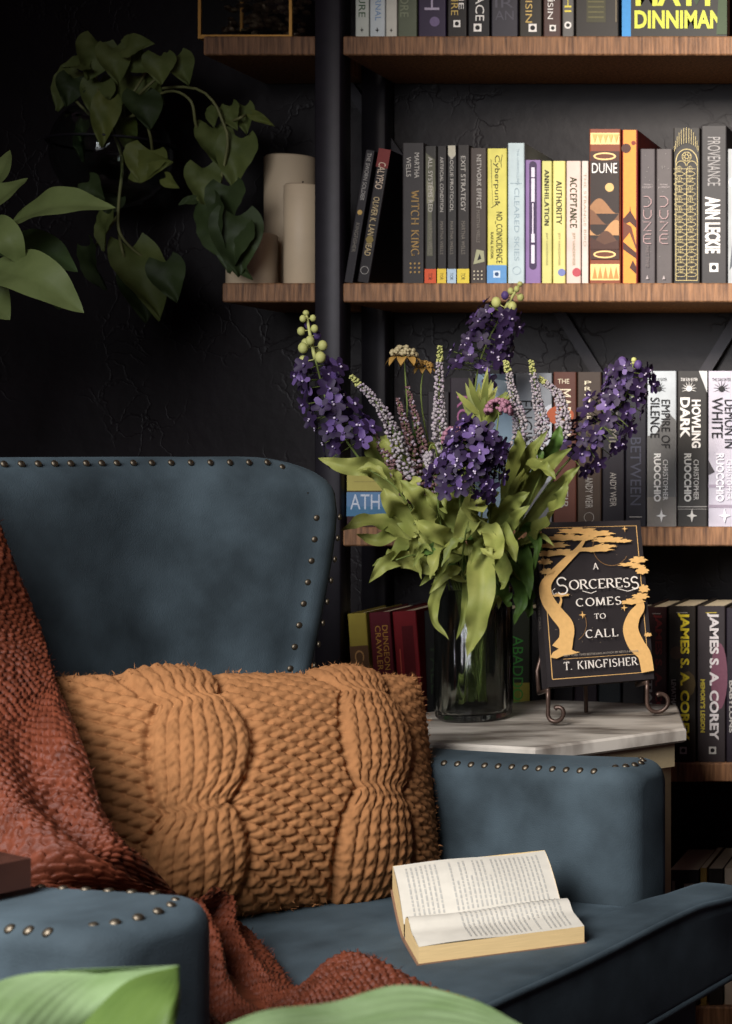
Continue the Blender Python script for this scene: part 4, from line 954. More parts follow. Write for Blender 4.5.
def heart(mb, base, tip, width, nrm, mat, droop=.15):
    base, tip = Vector(base), Vector(tip); d = tip - base; L = d.length; d.normalize(); s = d.cross(Vector(nrm)).normalized(); n = s.cross(d).normalized(); G = []
    for i in range(25):
        t = i / 24; w = width / 2 * (1.05 * math.sin(PI * min(1, (t * .93 + .07) ** .62)) ** .9); row = []
        for j in range(9):
            c = -1 + 2 * j / 8
            row.append(base + d * (L * (t - .16 * abs(c) ** 1.5 * (1 - t) ** 2)) + s * (w * c) + n * (.34 * w * abs(c) - droop * L * t * t + .05 * L * math.sin(7 * t + 3 * c) + .035 * w * math.sin(26 * t - 9 * abs(c))))
        G.append([list(q) for q in row])
    mb.grid(G, mat)
g_bright = leafm('leaf_lime', (150, 152, 84), rgb2=(122, 130, 64)); g_mid = leafm('leaf_mid', (96, 106, 52), rgb2=(124, 130, 66)); g_dark = leafm('leaf_dark', (62, 88, 40), rgb2=(84, 112, 50)); g_stem = leafm('stem_green', (104, 118, 60), .2)
purple = leafm('petal_purple', (34, 22, 48), rgb2=(50, 34, 68)); purple2 = leafm('petal_violet', (110, 88, 140), rgb2=(70, 52, 104)); pale_c = leafm('floret_eye', (196, 184, 206), .1); bud_g = leafm('bud_green', (176, 178, 112), .15)
white_v = leafm('veronica_white', (158, 150, 154), .12); lav_v = leafm('veronica_lavender', (160, 146, 160), .15); pink_s = leafm('statice_pink', (150, 106, 124), .2); dusk = leafm('dusky_mauve', (112, 84, 86), .2); straw = leafm('dried_straw', (158, 124, 66), .25); pom = leafm('pale_pom', (170, 158, 124), .15)
VC = Vector((VX, VY, TZ))
def stempath(tx, seed):
    """from the vase floor through the rim to the points in tx"""
    r = random.Random(seed); a = r.uniform(0, 2 * PI); k = r.uniform(.1, .6); first = tx[0]
    d = Vector((first.x - VX, first.y - VY, 0)); d = d.normalized() * min(.036, d.length * .5) if d.length else d
    p0 = VC + Vector((math.cos(a) * k * .034 - d.x * .4, math.sin(a) * k * .034 - d.y * .4, .018)); rim = VC + Vector((d.x + r.uniform(-.006, .006), d.y + r.uniform(-.006, .006), VH + .002))
    return [p0, p0.lerp(rim, .5), rim] + list(tx)
def flower(name, label, cat, group, mbs, stem_pts, sr=.0022):
    org = Vector(stem_pts[0]); o = empty(name, org, label, cat, group)
    m = MB(); n = 34; sp = spline(stem_pts, n); m.tube(sp, [sr * (1 - .5 * i / n) for i in range(n)], g_stem, 7); centred(m, org); m.build('stem', o)
    for nm, mb in mbs:
        centred(mb, org); mb.build(nm, o)
    return o
def floret(mb, c, nrm, r, m1, m2, seed):
    rr = random.Random(seed); n = Vector(nrm).normalized(); a = n.cross(Vector((0, 0, 1)));  a = a.normalized() if a.length > 1e-3 else Vector((1, 0, 0)); b = n.cross(a); ph = rr.uniform(0, 6)
    for k in range(5):
        t = ph + 2 * PI * k / 5; d = a * math.cos(t) + b * math.sin(t); s = n.cross(d)
        m_ = m1 if rr.random() < .8 else m2; rs = r * rr.uniform(.85, 1.15); cu = rr.uniform(.1, .5)
        mb.add([c, c + d * rs * .45 + s * rs * .34 + n * rs * cu * .3, c + d * rs * .95 + s * rs * .24 + n * rs * cu * .6, c + d * rs * 1.05 + n * rs * cu * .45, c + d * rs * .95 - s * rs * .24 + n * rs * cu * .6, c + d * rs * .45 - s * rs * .34 + n * rs * cu * .3, c + d * rs * .6 + n * rs * .04], [(0, 1, 6), (1, 2, 6), (2, 3, 6), (3, 4, 6), (4, 5, 6), (5, 0, 6)], m_, True)
    for k in range(3):
        t = rr.uniform(0, 6); mb.ball(c + n * r * .22 + (a * math.cos(t) + b * math.sin(t)) * r * .14, r * .12, m2 if rr.random() < .5 else pale_c, 1)
VIEW = Vector((.3, -1, .1))
def delphinium(label, tx, b0, b1, rad, nfl, seed, buds=0, tip=True, fr=.0145):
    sp = stempath(tx, seed); P = spline(sp, 60); r = random.Random(seed); fl = MB(); bd = MB(); k0, k1 = int(b0 * 59), int(b1 * 59)
    for i in range(nfl):
        u = k0 + (k1 - k0) * (i + .5) / nfl; p = P[int(u)]; d = (P[min(59, int(u) + 1)] - P[max(0, int(u) - 1)]).normalized(); a = i * 2.4 + r.uniform(-.4, .4)
        x = d.cross(Vector((0, 1, 0)) if abs(d.y) < .8 else Vector((1, 0, 0))).normalized(); y = d.cross(x); o = x * math.cos(a) + y * math.sin(a)
        q = rad * (1 - .35 * (u - k0) / max(1, k1 - k0)) * r.uniform(.55, 1.05); c = p + o * q
        fl.tube([p, c], .0006, g_stem, 4); floret(fl, c, o + VIEW * .35 + d * .2, fr * r.uniform(.8, 1.15), purple, purple2, seed * 100 + i)
    for i in range(buds):
        u = k1 + (59 - k1) * (i + .4) / buds; p = P[min(59, int(u))]; d = (P[59] - P[56]).normalized(); a = i * 2.4; x = d.cross(Vector((0, 1, 0))).normalized(); y = d.cross(x); o = x * math.cos(a) + y * math.sin(a)
        s = .0062 * (1.15 - .55 * i / buds); c = p + o * (.013 * (1.2 - .7 * i / buds)); bd.tube([p, c], .0007, bud_g, 5); bd.ball(c, s, bud_g if r.random() < .85 else purple2, 2, (1, 1, 1.2))
    if tip and buds: bd.ball(P[59], .004, bud_g, 2); bd.tube(P[k1:], [.0026 - .001 * i / (60 - k1) for i in range(60 - k1)], bud_g, 7)
    parts = [('blossom_cluster', fl)] + ([('bud_cluster', bd)] if buds else [])
    return flower('delphinium', label, 'flower', 'delphiniums in the glass vase', parts, sp)
delphinium('purple delphinium spire with a pale green budded tip above the chair wing', [at(425, 540, 2.36), at(372, 475, 2.33), at(334, 420, 2.31), at(316, 362, 2.31), at(306, 313, 2.31)], .66, .87, .042, 42, 11, 13, fr=.0135)
delphinium('purple delphinium rising behind to the underside of the brown shelf', [at(470, 540, 2.46), at(472, 440, 2.52), at(478, 370, 2.56), at(496, 325, 2.57), at(520, 284, 2.57)], .72, .93, .046, 44, 12, 7, fr=.0135)
delphinium('dense violet delphinium head at the front centre of the bouquet', [at(468, 540, 2.33), at(460, 495, 2.27), at(474, 455, 2.25), at(490, 432, 2.26)], .72, .99, .050, 100, 13, 0, fr=.0120)
delphinium('dark purple delphinium leaning right in front of the book spines', [at(512, 540, 2.44), at(560, 470, 2.46), at(600, 430, 2.46), at(626, 395, 2.46), at(634, 360, 2.46)], .62, .985, .046, 62, 14, 3, fr=.0130)
def veronica(label, tx, seed, L0=.66, r0=.0098, mat=None, tipg=True, name='veronica', grp='white veronica spikes in the glass vase', cat='flower'):
    sp = stempath(tx, seed); n = 80; P = spline(sp, n); r = random.Random(seed); mb = MB(); k0 = int(L0 * n); mat = mat or white_v; tip = MB()
    for i in range(k0, n):
        t = (i - k0) / (n - k0); rad = r0 * (1.0 - .75 * t) * (1 if t > .05 else .6); d = (P[min(i + 1, n - 1)] - P[i - 1]).normalized(); x = d.cross(Vector((0, 1, 0))).normalized(); y = d.cross(x)
        for k in range(9):
            a = 2 * PI * k / 9 + i * 1.9 + r.uniform(-.4, .4); c = P[i] + d * r.uniform(-.0022, .0022) + (x * math.cos(a) + y * math.sin(a)) * rad * r.uniform(.8, 1.15)
            (tip if t > .84 and tipg else mb).ball(c, .0025 * (1.1 - .5 * t) * r.uniform(.7, 1.25), bud_g if t > .84 and tipg else (mat if r.random() < .8 else lav_v), 1)
    tipm = [('spike_tip', tip)] if tip.v else []
    flower(name, label, cat, grp, [('flower_spike', mb)] + tipm, sp, .0016)
veronica('white veronica spike standing tall left of centre, tipped green', [at(452, 540, 2.38), at(441, 440, 2.36), at(439, 400, 2.36), at(440, 348, 2.36)], 21, .64)
veronica('pale veronica spike leaning far left past the grey flower head', [at(430, 520, 2.36), at(404, 460, 2.33), at(382, 410, 2.31), at(352, 377, 2.30)], 22, .62)
veronica('white veronica spike in front of the grey-blue book', [at(490, 540, 2.38), at(519, 440, 2.38), at(514, 400, 2.38), at(506, 362, 2.38)], 23, .62)
veronica('white veronica spike with green tip, before the pale grey book', [at(500, 540, 2.40), at(540, 440, 2.41), at(538, 405, 2.41), at(531, 362, 2.41)], 24, .62)
veronica('white veronica spike with its tip bent over left', [at(508, 540, 2.42), at(557, 450, 2.43), at(563, 420, 2.43), at(558, 395, 2.43), at(540, 379, 2.43)], 25, .62)
veronica('shortest white spike drooping among the leaves left of the violet head', [at(440, 520, 2.31), at(437, 455, 2.27), at(431, 445, 2.26), at(428, 460, 2.26), at(430, 478, 2.26)], 26, .80, .0042, tipg=False)
veronica('dusky mauve spike left of the dried flower head', [at(436, 540, 2.36), at(412, 450, 2.35), at(398, 400, 2.35)], 27, .68, .0075, dusk, False, 'salvia', 'dusky salvia spikes in the glass vase')
veronica('dusky mauve spike right under the dried flower head', [at(448, 540, 2.37), at(424, 450, 2.37), at(408, 388, 2.37)], 28, .70, .0065, dusk, False, 'salvia', 'dusky salvia spikes in the glass vase')
veronica('short dusky mauve spike low beside the leaning white one', [at(430, 540, 2.34), at(395, 470, 2.33), at(368, 425, 2.33)], 29, .70, .0075, dusk, False, 'salvia', 'dusky salvia spikes in the glass vase')
def pompon(label, tx, seed, R, m1, m2, name, grp, n=70, sq=.6, skirt=True):
    sp = stempath(tx, seed); r = random.Random(seed); mb = MB(); c = sp[-1]; cup = MB()
    for i in range(n):
        z = r.uniform(-.2, 1); a = r.uniform(0, 6.283); q = math.sqrt(max(0, 1 - z * z)); d = Vector((q * math.cos(a), q * math.sin(a), z * sq)); mb.ball(c + d * R, R * .17 * r.uniform(.7, 1.3), m1, 1)
    if skirt:
        for i in range(9):
            a = i * .7; d = Vector((math.cos(a), math.sin(a), -.35)); leaf(cup, [c - Vector((0, 0, R * .3)), c + d * R * 1.0, c + d * R * 1.5 - Vector((0, 0, R * .5))], R * .8, (0, 0, 1), m2, 6, 3)
    flower(name, label, 'flower', grp, [('flower_head', mb)] + ([('petal_skirt', cup)] if skirt else []), sp, .0017)
pompon('dried straw yellow flower head with a pale domed crown', [at(455, 540, 2.40), at(412, 450, 2.38), at(407, 400, 2.38), at(404, 354, 2.38)], 31, .0165, pom, straw, 'scabiosa', 'dried flower heads in the glass vase')
pompon('withered straw flower head bent to the right below the pale domed one', [at(455, 540, 2.41), at(428, 440, 2.41), at(421, 395, 2.41), at(424, 366, 2.41)], 32, .011, straw, straw, 'scabiosa', 'dried flower heads in the glass vase')
pompon('pink statice cluster left of the violet flower head', [at(462, 540, 2.33), at(457, 470, 2.31), at(456, 440, 2.31)], 33, .017, pink_s, dusk, 'statice', 'pink statice in the glass vase', 90, 1, False)
pompon('pink statice cluster peeping above the violet flower head', [at(478, 540, 2.36), at(494, 450, 2.35), at(499, 412, 2.35)], 34, .017, pink_s, dusk, 'statice', 'pink statice in the glass vase', 90, 1, False)
# green spray of narrow leaves
sp = stempath([at(480, 540, 2.38), at(484, 450, 2.38), at(482, 415, 2.38)], 41); mb = MB(); r = random.Random(41)
for i in range(26):
    y = 430 - 22 * r.random(); a = r.uniform(-1, 1); p = at(483 + 4 * a, y, 2.38); e = at(484 + 30 * a + r.uniform(-4, 4), y - r.uniform(18, 50) * (1.1 - .5 * abs(a)), 2.38 + r.uniform(-.03, .03)); leaf(mb, [p, p.lerp(e, .5) + Vector((0, -.004, 0)), e], .009, VIEW, g_bright if r.random() < .6 else g_mid, 8, 3)
flower('green_sprig', 'upright spray of narrow light green leaves above the violet flower head', 'flower', None, [('foliage', mb)], sp, .0018)
# leafy sprigs
SPR = [
 ('sprig of broad yellow-green leaves reaching far left over the chair wing', [at(428, 540, 2.34), at(398, 490, 2.31), at(370, 470, 2.30)],
  [([(415, 520), (380, 472), (345, 466), (318, 458)], 2.30, 20, 0), ([(420, 545), (392, 525), (362, 522), (341, 531)], 2.29, 17, 0), ([(425, 555), (400, 532), (378, 540), (356, 534)], 2.31, 16, 0), ([(408, 505), (388, 470), (372, 447), (366, 438)], 2.32, 24, 1), ([(415, 510), (405, 470), (392, 448), (380, 436)], 2.33, 26, 0)]),
 ('sprig of lime leaves low at the left of the vase mouth', [at(440, 560, 2.33), at(415, 555, 2.30), at(396, 560, 2.28)],
  [([(435, 575), (405, 560), (385, 564), (369, 583)], 2.27, 18, 0), ([(438, 570), (410, 545), (392, 556), (372, 566)], 2.29, 15, 1), ([(430, 550), (404, 515), (390, 500), (384, 488)], 2.29, 22, 0), ([(440, 560), (425, 520), (413, 495), (400, 480)], 2.28, 24, 0), ([(445, 560), (440, 525), (436, 505), (424, 488)], 2.30, 22, 1)]),
 ('sprig with long lime leaves hanging down over the front of the vase', [at(462, 570, 2.33), at(466, 530, 2.28)],
  [([(466, 530), (480, 540), (482, 590), (476, 630), (467, 656)], 2.30, 27, 0), ([(455, 560), (437, 592), (433, 618), (449, 640)], 2.33, 11, 0), ([(462, 570), (466, 590), (463, 620), (456, 640)], 2.33, 8, 1), ([(470, 520), (492, 535), (494, 555), (480, 548)], 2.25, 20, 0), ([(462, 540), (450, 510), (448, 500), (440, 495)], 2.27, 22, 1), ([(480, 560), (490, 590), (488, 606), (484, 610)], 2.33, 16, 1), ([(458, 560), (446, 545), (436, 560), (430, 580)], 2.28, 17, 0), ([(455, 550), (470, 515), (476, 505), (474, 498)], 2.25, 24, 0)]),
 ('sprig of mid green leaves filling the bouquet right of the violet head', [at(505, 560, 2.37), at(530, 500, 2.36), at(548, 460, 2.36)],
  [([(505, 540), (530, 490), (552, 462), (572, 448)], 2.35, 17, 1), ([(510, 545), (545, 500), (566, 478), (580, 466)], 2.36, 14, 1), ([(505, 530), (520, 480), (530, 455), (548, 430)], 2.36, 18, 1), ([(515, 550), (545, 525), (560, 500), (568, 480)], 2.33, 18, 1), ([(500, 530), (512, 470), (520, 445), (518, 430)], 2.34, 15, 1), ([(510, 520), (540, 470), (556, 440), (560, 425)], 2.37, 16, 2), ([(505, 510), (528, 470), (545, 470), (556, 480)], 2.32, 15, 1)]),
 ('sprig of darker leaves hanging at the right of the vase mouth', [at(510, 570, 2.40), at(530, 540, 2.38)],
  [([(505, 555), (520, 575), (522, 600), (514, 625)], 2.36, 18, 2), ([(508, 540), (522, 550), (528, 575), (530, 600)], 2.35, 15, 2), ([(515, 530), (530, 528), (538, 545), (534, 572)], 2.36, 12, 2), ([(505, 550), (500, 580), (505, 600), (512, 606)], 2.35, 16, 2), ([(515, 560), (528, 585), (530, 605), (528, 618)], 2.38, 18, 2)]),
 ('sprig of mixed leaves in the middle of the bouquet under the violet head', [at(485, 560, 2.35), at(490, 510, 2.31)],
  [([(485, 550), (500, 515), (515, 500), (530, 492)], 2.29, 20, 1), ([(480, 550), (478, 515), (486, 500), (500, 492)], 2.28, 22, 0), ([(490, 550), (508, 530), (518, 515), (530, 505)], 2.29, 14, 1), ([(475, 545), (455, 510), (446, 490), (440, 476)], 2.31, 18, 1), ([(470, 555), (450, 540), (430, 530), (414, 520)], 2.29, 20, 0), ([(485, 545), (496, 530), (510, 545), (516, 562)], 2.28, 18, 1), ([(470, 540), (458, 500), (452, 480), (456, 470)], 2.30, 16, 2), ([(480, 560), (500, 560), (506, 580), (500, 590)], 2.29, 16, 1)]),
 ('sprig of thin upright greenery behind the left flower spikes', [at(448, 560, 2.40), at(425, 480, 2.40), at(415, 430, 2.40)],
  [([(440, 520), (425, 470), (420, 440), (412, 420)], 2.38, 14, 2), ([(440, 520), (440, 470), (452, 445), (458, 430)], 2.39, 13, 1), ([(445, 530), (425, 490), (405, 470), (390, 462)], 2.36, 16, 1), ([(440, 500), (415, 460), (400, 440), (388, 420)], 2.38, 12, 2), ([(445, 520), (452, 480), (470, 470), (480, 460)], 2.38, 14, 1), ([(450, 520), (430, 500), (420, 480), (424, 462)], 2.36, 18, 1)])]
for i, (lab, tx, lv) in enumerate(SPR):
    mb = MB()
    for j, (pts, Y, w, c) in enumerate(lv):
        n = len(pts); path = [at(x, y, Y + .05 * (1 - k / (n - 1)) * (1 if k < 2 else 0) + random.uniform(-.004, .004)) for k, (x, y) in enumerate(pts)]
        leaf(mb, path, w / F * Y * 1.0, VIEW + Vector((random.uniform(-.6, .6), 0, random.uniform(-.2, .9))), (g_bright, g_mid, g_dark)[c], 26, 9, .45, .5, .8, .08, random.uniform(2.5, 4.5), i + j)
    rr = random.Random(70 + i); tgt = stempath(tx, 50 + i)
    for j in range(9):                                       # small leaves along each sprig
        p = spline(tgt[2:], 20)[rr.randint(3, 19)]; dd = Vector((rr.uniform(-1, 1), rr.uniform(-.6, .2), rr.uniform(-.5, 1.1))).normalized(); ln = rr.uniform(.025, .05)
        leaf(mb, [p, p + dd * ln * .5 + Vector((0, 0, .006)), p + dd * ln + Vector((0, 0, -.008))], ln * rr.uniform(.2, .36), VIEW + Vector((rr.uniform(-.8, .8), 0, rr.uniform(-.3, .9))), rr.choice((g_bright, g_bright, g_mid, g_dark)), 14, 7, .45, .5, .85, .08, 3.3, j)
    flower('leafy_sprig', lab, 'foliage', 'leafy sprigs in the glass vase', [('foliage', mb)], stempath(tx, 50 + i), .002)

# ------------------------------------------------------------------ pothos in a glass globe on the wall
py_ = 2.765; gc = at(112, 152, py_); GR = .088
pt = empty('hanging_pothos', (gc.x, gc.y, gc.z - GR), 'trailing green pothos in a clear glass globe hung on the dark wall', 'plant')
def pchild(mb, name): centred(mb, pt.location); return mb.build(name, pt)
clear = bpy.data.materials.new('clear_glass'); clear.use_nodes = True; b = clear.node_tree.nodes['Principled BSDF']; b.inputs['Transmission Weight'].default_value = 1; b.inputs['Roughness'].default_value = .03; b.inputs['IOR'].default_value = 1.25; b.inputs['Base Color'].default_value = (.8, .85, .8, 1)
tcn = clear.node_tree.nodes.new('ShaderNodeTexNoise'); clear.node_tree.links.new(tcn.outputs['Fac'], clear.node_tree.nodes.new('ShaderNodeMath').inputs[0])
m = MB(); pr = [(GR * math.sin(a), -GR * math.cos(a)) for a in np.linspace(0.02, 2.35, 24)]; pr += [(r - .002, z) for r, z in pr[::-1]]
m.lathe(pr, clear, gc, 40, False); pchild(m, 'glass_globe')
m = MB(); soil = M('dark_soil', (40, 32, 26), .9, .4, 90); prs = [(GR * .93 * math.sin(a), -GR * .93 * math.cos(a)) for a in np.linspace(0.02, .75, 10)]; m.lathe(prs, soil, gc, 30, True); pchild(m, 'soil')
m = MB(); wp = Vector((gc.x, WALL_Y - .001, gc.z + .04)); m.tube([wp, wp + Vector((0, -.03, 0)), Vector((gc.x, gc.y + GR + .002, gc.z + .02))], .004, iron, 8)
m.tube([gc + Vector(((GR + .003) * math.cos(a), (GR + .003) * math.sin(a), .012)) for a in np.linspace(0, 2 * PI, 33)], .0022, iron, 6, False); m.lathe([(.018, 0), (.018, .004)], iron, (0, 0, 0), 20)
m.v = m.v[:-40] + [(wp.x + x, wp.y - z, wp.z + y) for x, y, z in m.v[-40:]]; pchild(m, 'wall_bracket')
pg = [leafm('pothos_green', (86, 98, 52), rgb2=(108, 118, 66)), leafm('pothos_deep', (50, 62, 36), rgb2=(62, 76, 44)), leafm('pothos_olive', (110, 116, 58), rgb2=(90, 100, 50))]
vine = M('vine_stem', (110, 112, 70), .6, .2, 40)
def V(px, py, dy=0): return at(px, py, py_ + dy)
m = MB()
for pts in ([(120, 110), (150, 92), (175, 87), (200, 90), (215, 104), (222, 120), (228, 140), (222, 175), (214, 205), (210, 225)], [(120, 120), (165, 92), (190, 100), (196, 125), (205, 140)], [(112, 130), (122, 160), (119, 200), (118, 225), (124, 240), (140, 255), (160, 265)], [(118, 225), (122, 250), (132, 280)], [(110, 120), (100, 100), (95, 70)], [(112, 120), (135, 90), (150, 66)], [(112, 125), (140, 115), (150, 135), (153, 160)], [(105, 130), (80, 105), (66, 90)], [(112, 122), (150, 84), (176, 66)], [(222, 125), (240, 118), (250, 112)], [(118, 215), (104, 235), (92, 250)]):
    n = len(pts); m.tube(spline([V(x, y, -.05 * math.sin(PI * k / (n - 1)) - .02) for k, (x, y) in enumerate(pts)], 20), .0022, vine, 6)
pchild(m, 'vine')
LV = [((98, 42), (88, 80), 36, 0), ((90, 66), (62, 66), 30, 0), ((80, 72), (55, 110), 36, 0), ((112, 48), (118, 84), 30, 0), ((126, 48), (152, 42), 24, 0), ((128, 55), (158, 70), 26, 0), ((160, 56), (160, 84), 30, 0), ((176, 56), (188, 84), 28, 0), ((140, 76), (164, 104), 30, 0), ((118, 80), (124, 126), 34, 0), ((100, 82), (92, 116), 30, 0), ((72, 78), (66, 106), 26, 1), ((108, 100), (100, 146), 26, 2), ((124, 118), (138, 160), 22, 2), ((150, 150), (138, 182), 40, 2), ((135, 168), (172, 162), 30, 2), ((165, 178), (178, 188), 14, 2), ((140, 95), (150, 130), 34, 1), ((86, 120), (78, 160), 24, 1),
      ((218, 108), (212, 126), 22, 0), ((230, 106), (236, 130), 20, 0), ((244, 106), (246, 134), 20, 0), ((252, 114), (273, 125), 10, 2), ((212, 128), (222, 172), 36, 0), ((240, 138), (232, 188), 38, 0), ((202, 168), (204, 208), 32, 0), ((196, 200), (178, 204), 12, 1), ((228, 186), (226, 228), 40, 1), ((212, 205), (224, 262), 46, 1), ((240, 226), (226, 272), 42, 1), ((238, 262), (252, 280), 12, 1), ((236, 216), (238, 276), 46, 1),
      ((88, 182), (104, 200), 24, 1), ((116, 196), (100, 218), 22, 1), ((108, 214), (100, 250), 24, 0), ((88, 246), (100, 290), 32, 1), ((130, 248), (160, 320), 48, 0), ((164, 262), (176, 302), 34, 1), ((138, 270), (146, 322), 40, 1)]
m = MB(); r = random.Random(8)
for (a, b_, w1, c) in LV:
    d = r.uniform(-.09, -.03); sx = py_ / F
    if 190 < a[0]: d = r.uniform(-.06, -.02) if a[1] < 180 else r.uniform(-.125, -.108)
    heart(m, V(*a, d), V(*b_, d - .012), w1 * sx * 1.0, Vector((r.uniform(-.9, .9), -1, r.uniform(-.2, .9))), pg[c], r.uniform(.0, .12))
pchild(m, 'foliage')

# ------------------------------------------------------------------ broad leaved plant at the left edge
bg = [leafm('broad_leaf', (102, 114, 66), rgb2=(116, 128, 78)), leafm('broad_leaf_dark', (66, 86, 50), rgb2=(78, 98, 58))]
terra = M('charcoal_pot', (60, 56, 54), .6, .2, 30)
bp_ = Vector((at(-130, 300, 2.42).x, 2.42, 0))
pl = empty('potted_plant', bp_, 'tall plant with pointed mid green leaves at the left picture edge', 'plant')
def pot(par, R, H_):
    m = MB(); m.lathe([(.001, 0), (R * .75, 0), (R, H_), (R * .93, H_), (R * .9, H_ * .9), (.001, H_ * .88)], terra, (0, 0, 0), 36, True); m.build('pot', par)
pot(pl, .14, .28)
LB = [((12, 222), (60, 205), (116, 208), 46, 0, 2.36), ((-30, 240), (0, 200), (28, 178), 40, 0, 2.38), ((-18, 215), (-2, 180), (10, 150), 34, 0, 2.42), ((-24, 222), (4, 236), (26, 268), 34, 0, 2.34), ((-12, 268), (35, 278), (84, 313), 52, 0, 2.33), ((-10, 245), (40, 250), (78, 272), 40, 1, 2.44), ((-60, 260), (-20, 290), (10, 320), 50, 0, 2.36), ((20, 262), (45, 282), (60, 310), 40, 1, 2.46), ((-60, 200), (-70, 150), (-60, 120), 50, 0, 2.42), ((-70, 240), (-120, 220), (-170, 240), 60, 0, 2.42)]
mb = MB(); st = MB(); top = Vector((bp_.x, bp_.y, 1.18))
st.tube([bp_ + Vector((0, 0, .24)), bp_ + Vector((.01, 0, .7)), top], .011, vine, 8)
for a, b_, c, w1, k, Y in LB:
    leaf(mb, [at(*a, Y + .01), at(*b_, Y - .03), at(*c, Y - .01)], w1 * Y / F, Vector((-.15, -.75, .65)), bg[k], 26, 9, .28, .05, .72, .05)
    A = at(*a, Y + .01); st.tube(spline([top + Vector((0, 0, random.uniform(-.1, 0))), top.lerp(A, .5) + Vector((0, 0, .03)), A], 10), .0035, vine, 6)
centred(mb, bp_); centred(st, bp_); mb.build('foliage', pl); st.build('stem', pl)

# ------------------------------------------------------------------ big leaves close to the camera
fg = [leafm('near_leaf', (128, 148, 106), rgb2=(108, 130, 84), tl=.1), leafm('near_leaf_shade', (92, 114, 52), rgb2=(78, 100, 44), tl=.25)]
fp = Vector((-.545, .80, 0)); fl_ = empty('foliage_plant', fp, 'large broad leaves of a plant at the bottom edge, in front of the armchair', 'plant')
pot(fl_, .12, .26)
def patch(mb, rows, mat, rip=0, nr=26, ncl=30, freq=9):
    R_ = [spline([at(*p) for p in r], ncl) for r in rows]; C_ = [spline([R_[i][j] for i in range(len(R_))], nr) for j in range(ncl)]
    G = [[list(C_[j][i] + Vector((0, 0, 1)) * rip * math.sin(freq * 2 * PI * i / nr)) for j in range(ncl)] for i in range(nr)]; mb.grid(G, mat)
mb = MB()
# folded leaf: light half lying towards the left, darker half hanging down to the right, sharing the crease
crease = [(40, 1075, .97), (85, 1022, 1.0), (128, 981, 1.02), (179, 966, 1.04)]
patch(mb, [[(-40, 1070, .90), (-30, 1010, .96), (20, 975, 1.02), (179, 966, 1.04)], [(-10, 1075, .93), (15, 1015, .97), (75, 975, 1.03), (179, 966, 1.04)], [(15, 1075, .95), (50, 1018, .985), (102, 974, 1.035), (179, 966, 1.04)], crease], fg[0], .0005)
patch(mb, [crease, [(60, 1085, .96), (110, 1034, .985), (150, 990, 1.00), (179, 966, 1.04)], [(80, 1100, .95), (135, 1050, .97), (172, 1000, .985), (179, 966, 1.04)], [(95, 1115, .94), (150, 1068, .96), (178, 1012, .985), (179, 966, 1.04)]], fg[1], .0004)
patch(mb, [[(195, 1040, .94), (260, 1012, .98), (330, 1003, 1.02), (400, 985, 1.05), (470, 999, 1.03), (522, 1026, 1.0)], [(190, 1060, .92), (270, 1030, .95), (340, 1018, .99), (410, 1005, 1.01), (475, 1015, 1.0), (524, 1036, .98)], [(190, 1080, .9), (280, 1055, .92), (350, 1040, .95), (420, 1030, .97), (480, 1035, .97), (526, 1046, .96)], [(190, 1110, .86), (280, 1090, .88), (350, 1080, .9), (420, 1070, .92), (480, 1065, .93), (526, 1060, .94)]], fg[0], .0011, 40, 44, 8)
st = MB()
for a in ((40, 1075, .97), (191, 1070, .91)):
    A = at(*a); st.tube(spline([fp + Vector((0, 0, .22)), fp.lerp(A, .5) + Vector((0, 0, .12)), A], 14), [.006 - .003 * i / 13 for i in range(14)], vine, 8)
centred(mb, fp); centred(st, fp); mb.build('foliage', fl_); st.build('stem', fl_)

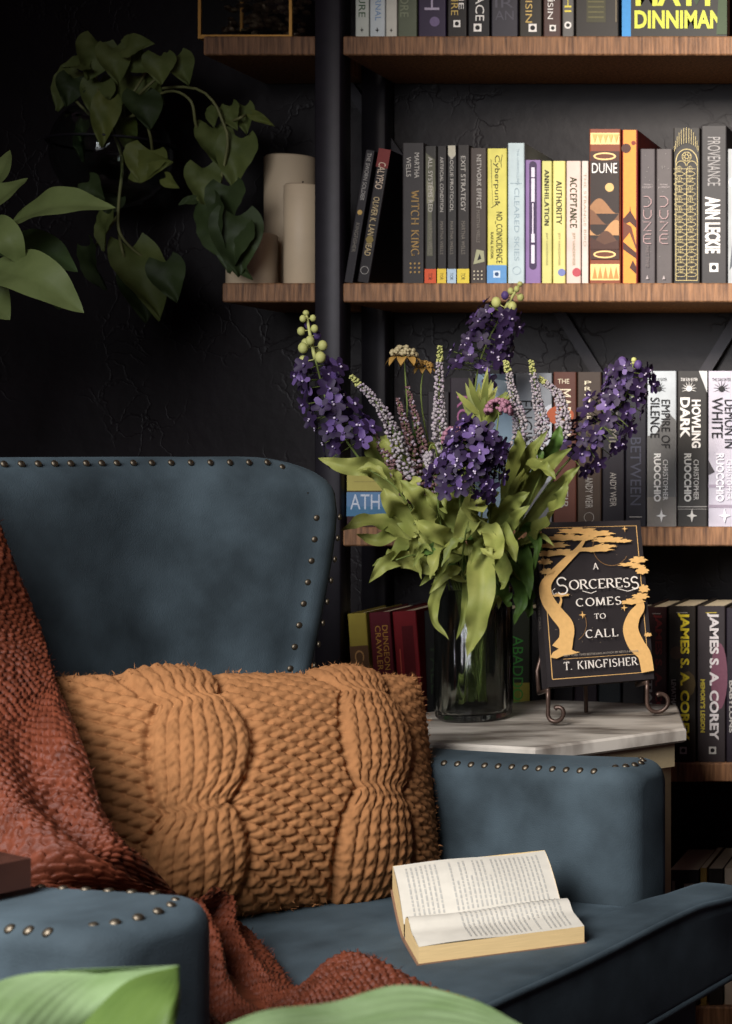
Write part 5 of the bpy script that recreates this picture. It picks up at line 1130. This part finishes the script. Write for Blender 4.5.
# ------------------------------------------------------------------ candles and glass box in the left bay
wax = M('ivory_wax', (196, 176, 148), .55, .06, 20)
def candle(px0, px1, ytop, Y, zt, label):
    x0, x1 = (px0 - CX) * Y / F, (px1 - CX) * Y / F; R_ = (x1 - x0) / 2; h = CZ - (ytop - CY) / F * Y - zt
    o = empty('pillar_candle', ((x0 + x1) / 2, Y, zt), label, 'candle', 'ivory pillar candles')
    m = MB(); m.lathe([(R_ - .002, 0), (R_, .002), (R_, h - .003), (R_ - .003, h), (R_ * .55, h - .003), (.002, h - .006)], wax, (0, 0, 0), 40, True); m.build('wax_body', o)
    m = MB(); m.tube([(0, 0, h - .008), (.001, 0, h + .006)], .0011, BLACK, 6); m.build('wick', o)
candle(266, 315, 157, 2.805, SH[1] + .0003, 'tallest ivory pillar candle at the back of three on the shelf')
candle(285, 319.5, 185, 2.722, SH[1] + .0003, 'middle-height ivory pillar candle in front, touching the black post')
candle(228, 276, 234, 2.722, SH[1] + .0003, 'shortest ivory pillar candle half hidden by pothos leaves')
x0, x1 = wx(200, 2.69), wx(291, 2.69); gold_m = M('brass_edge', (214, 160, 84), .35, .1, 60, metal=.6)
gb = empty('glass_box', ((x0 + x1) / 2, 2.69, SH[0] + .0003), 'glass display box with thin brass edges on the top left shelf', 'box')
m = MB(); hx = (x1 - x0) / 2; e = .0022
for sx in (-1, 1):
    for y in (0, .14): m.box((sx * hx - e, y - e, 0), (sx * hx + e, y + e, .2), gold_m)
    for z in (.003, .2): m.box((sx * hx - e, e, z - .003), (sx * hx + e, .14 - e, z + .003), gold_m)
for y in (0, .14):
    for z in (.003, .2): m.box((-hx + e, y - .002, z - .003), (hx - e, y + .002, z + .003), gold_m)
m.build('brass_frame', gb)
m = MB(); m.box((-hx + e, .0, .006), (hx - e, .001, .197), clear); m.build('glass_pane', gb)
m = MB(); r = random.Random(2); cone = M('dried_pods', (96, 76, 60), .7, .4, 60)
for i in range(260): m.ball((r.uniform(-hx + .02, hx - .02), r.uniform(.02, .12), .012 + r.uniform(0, .12)), r.uniform(.005, .009), cone, 1, (1, 1, .6))
m.build('dried_moss', gb)
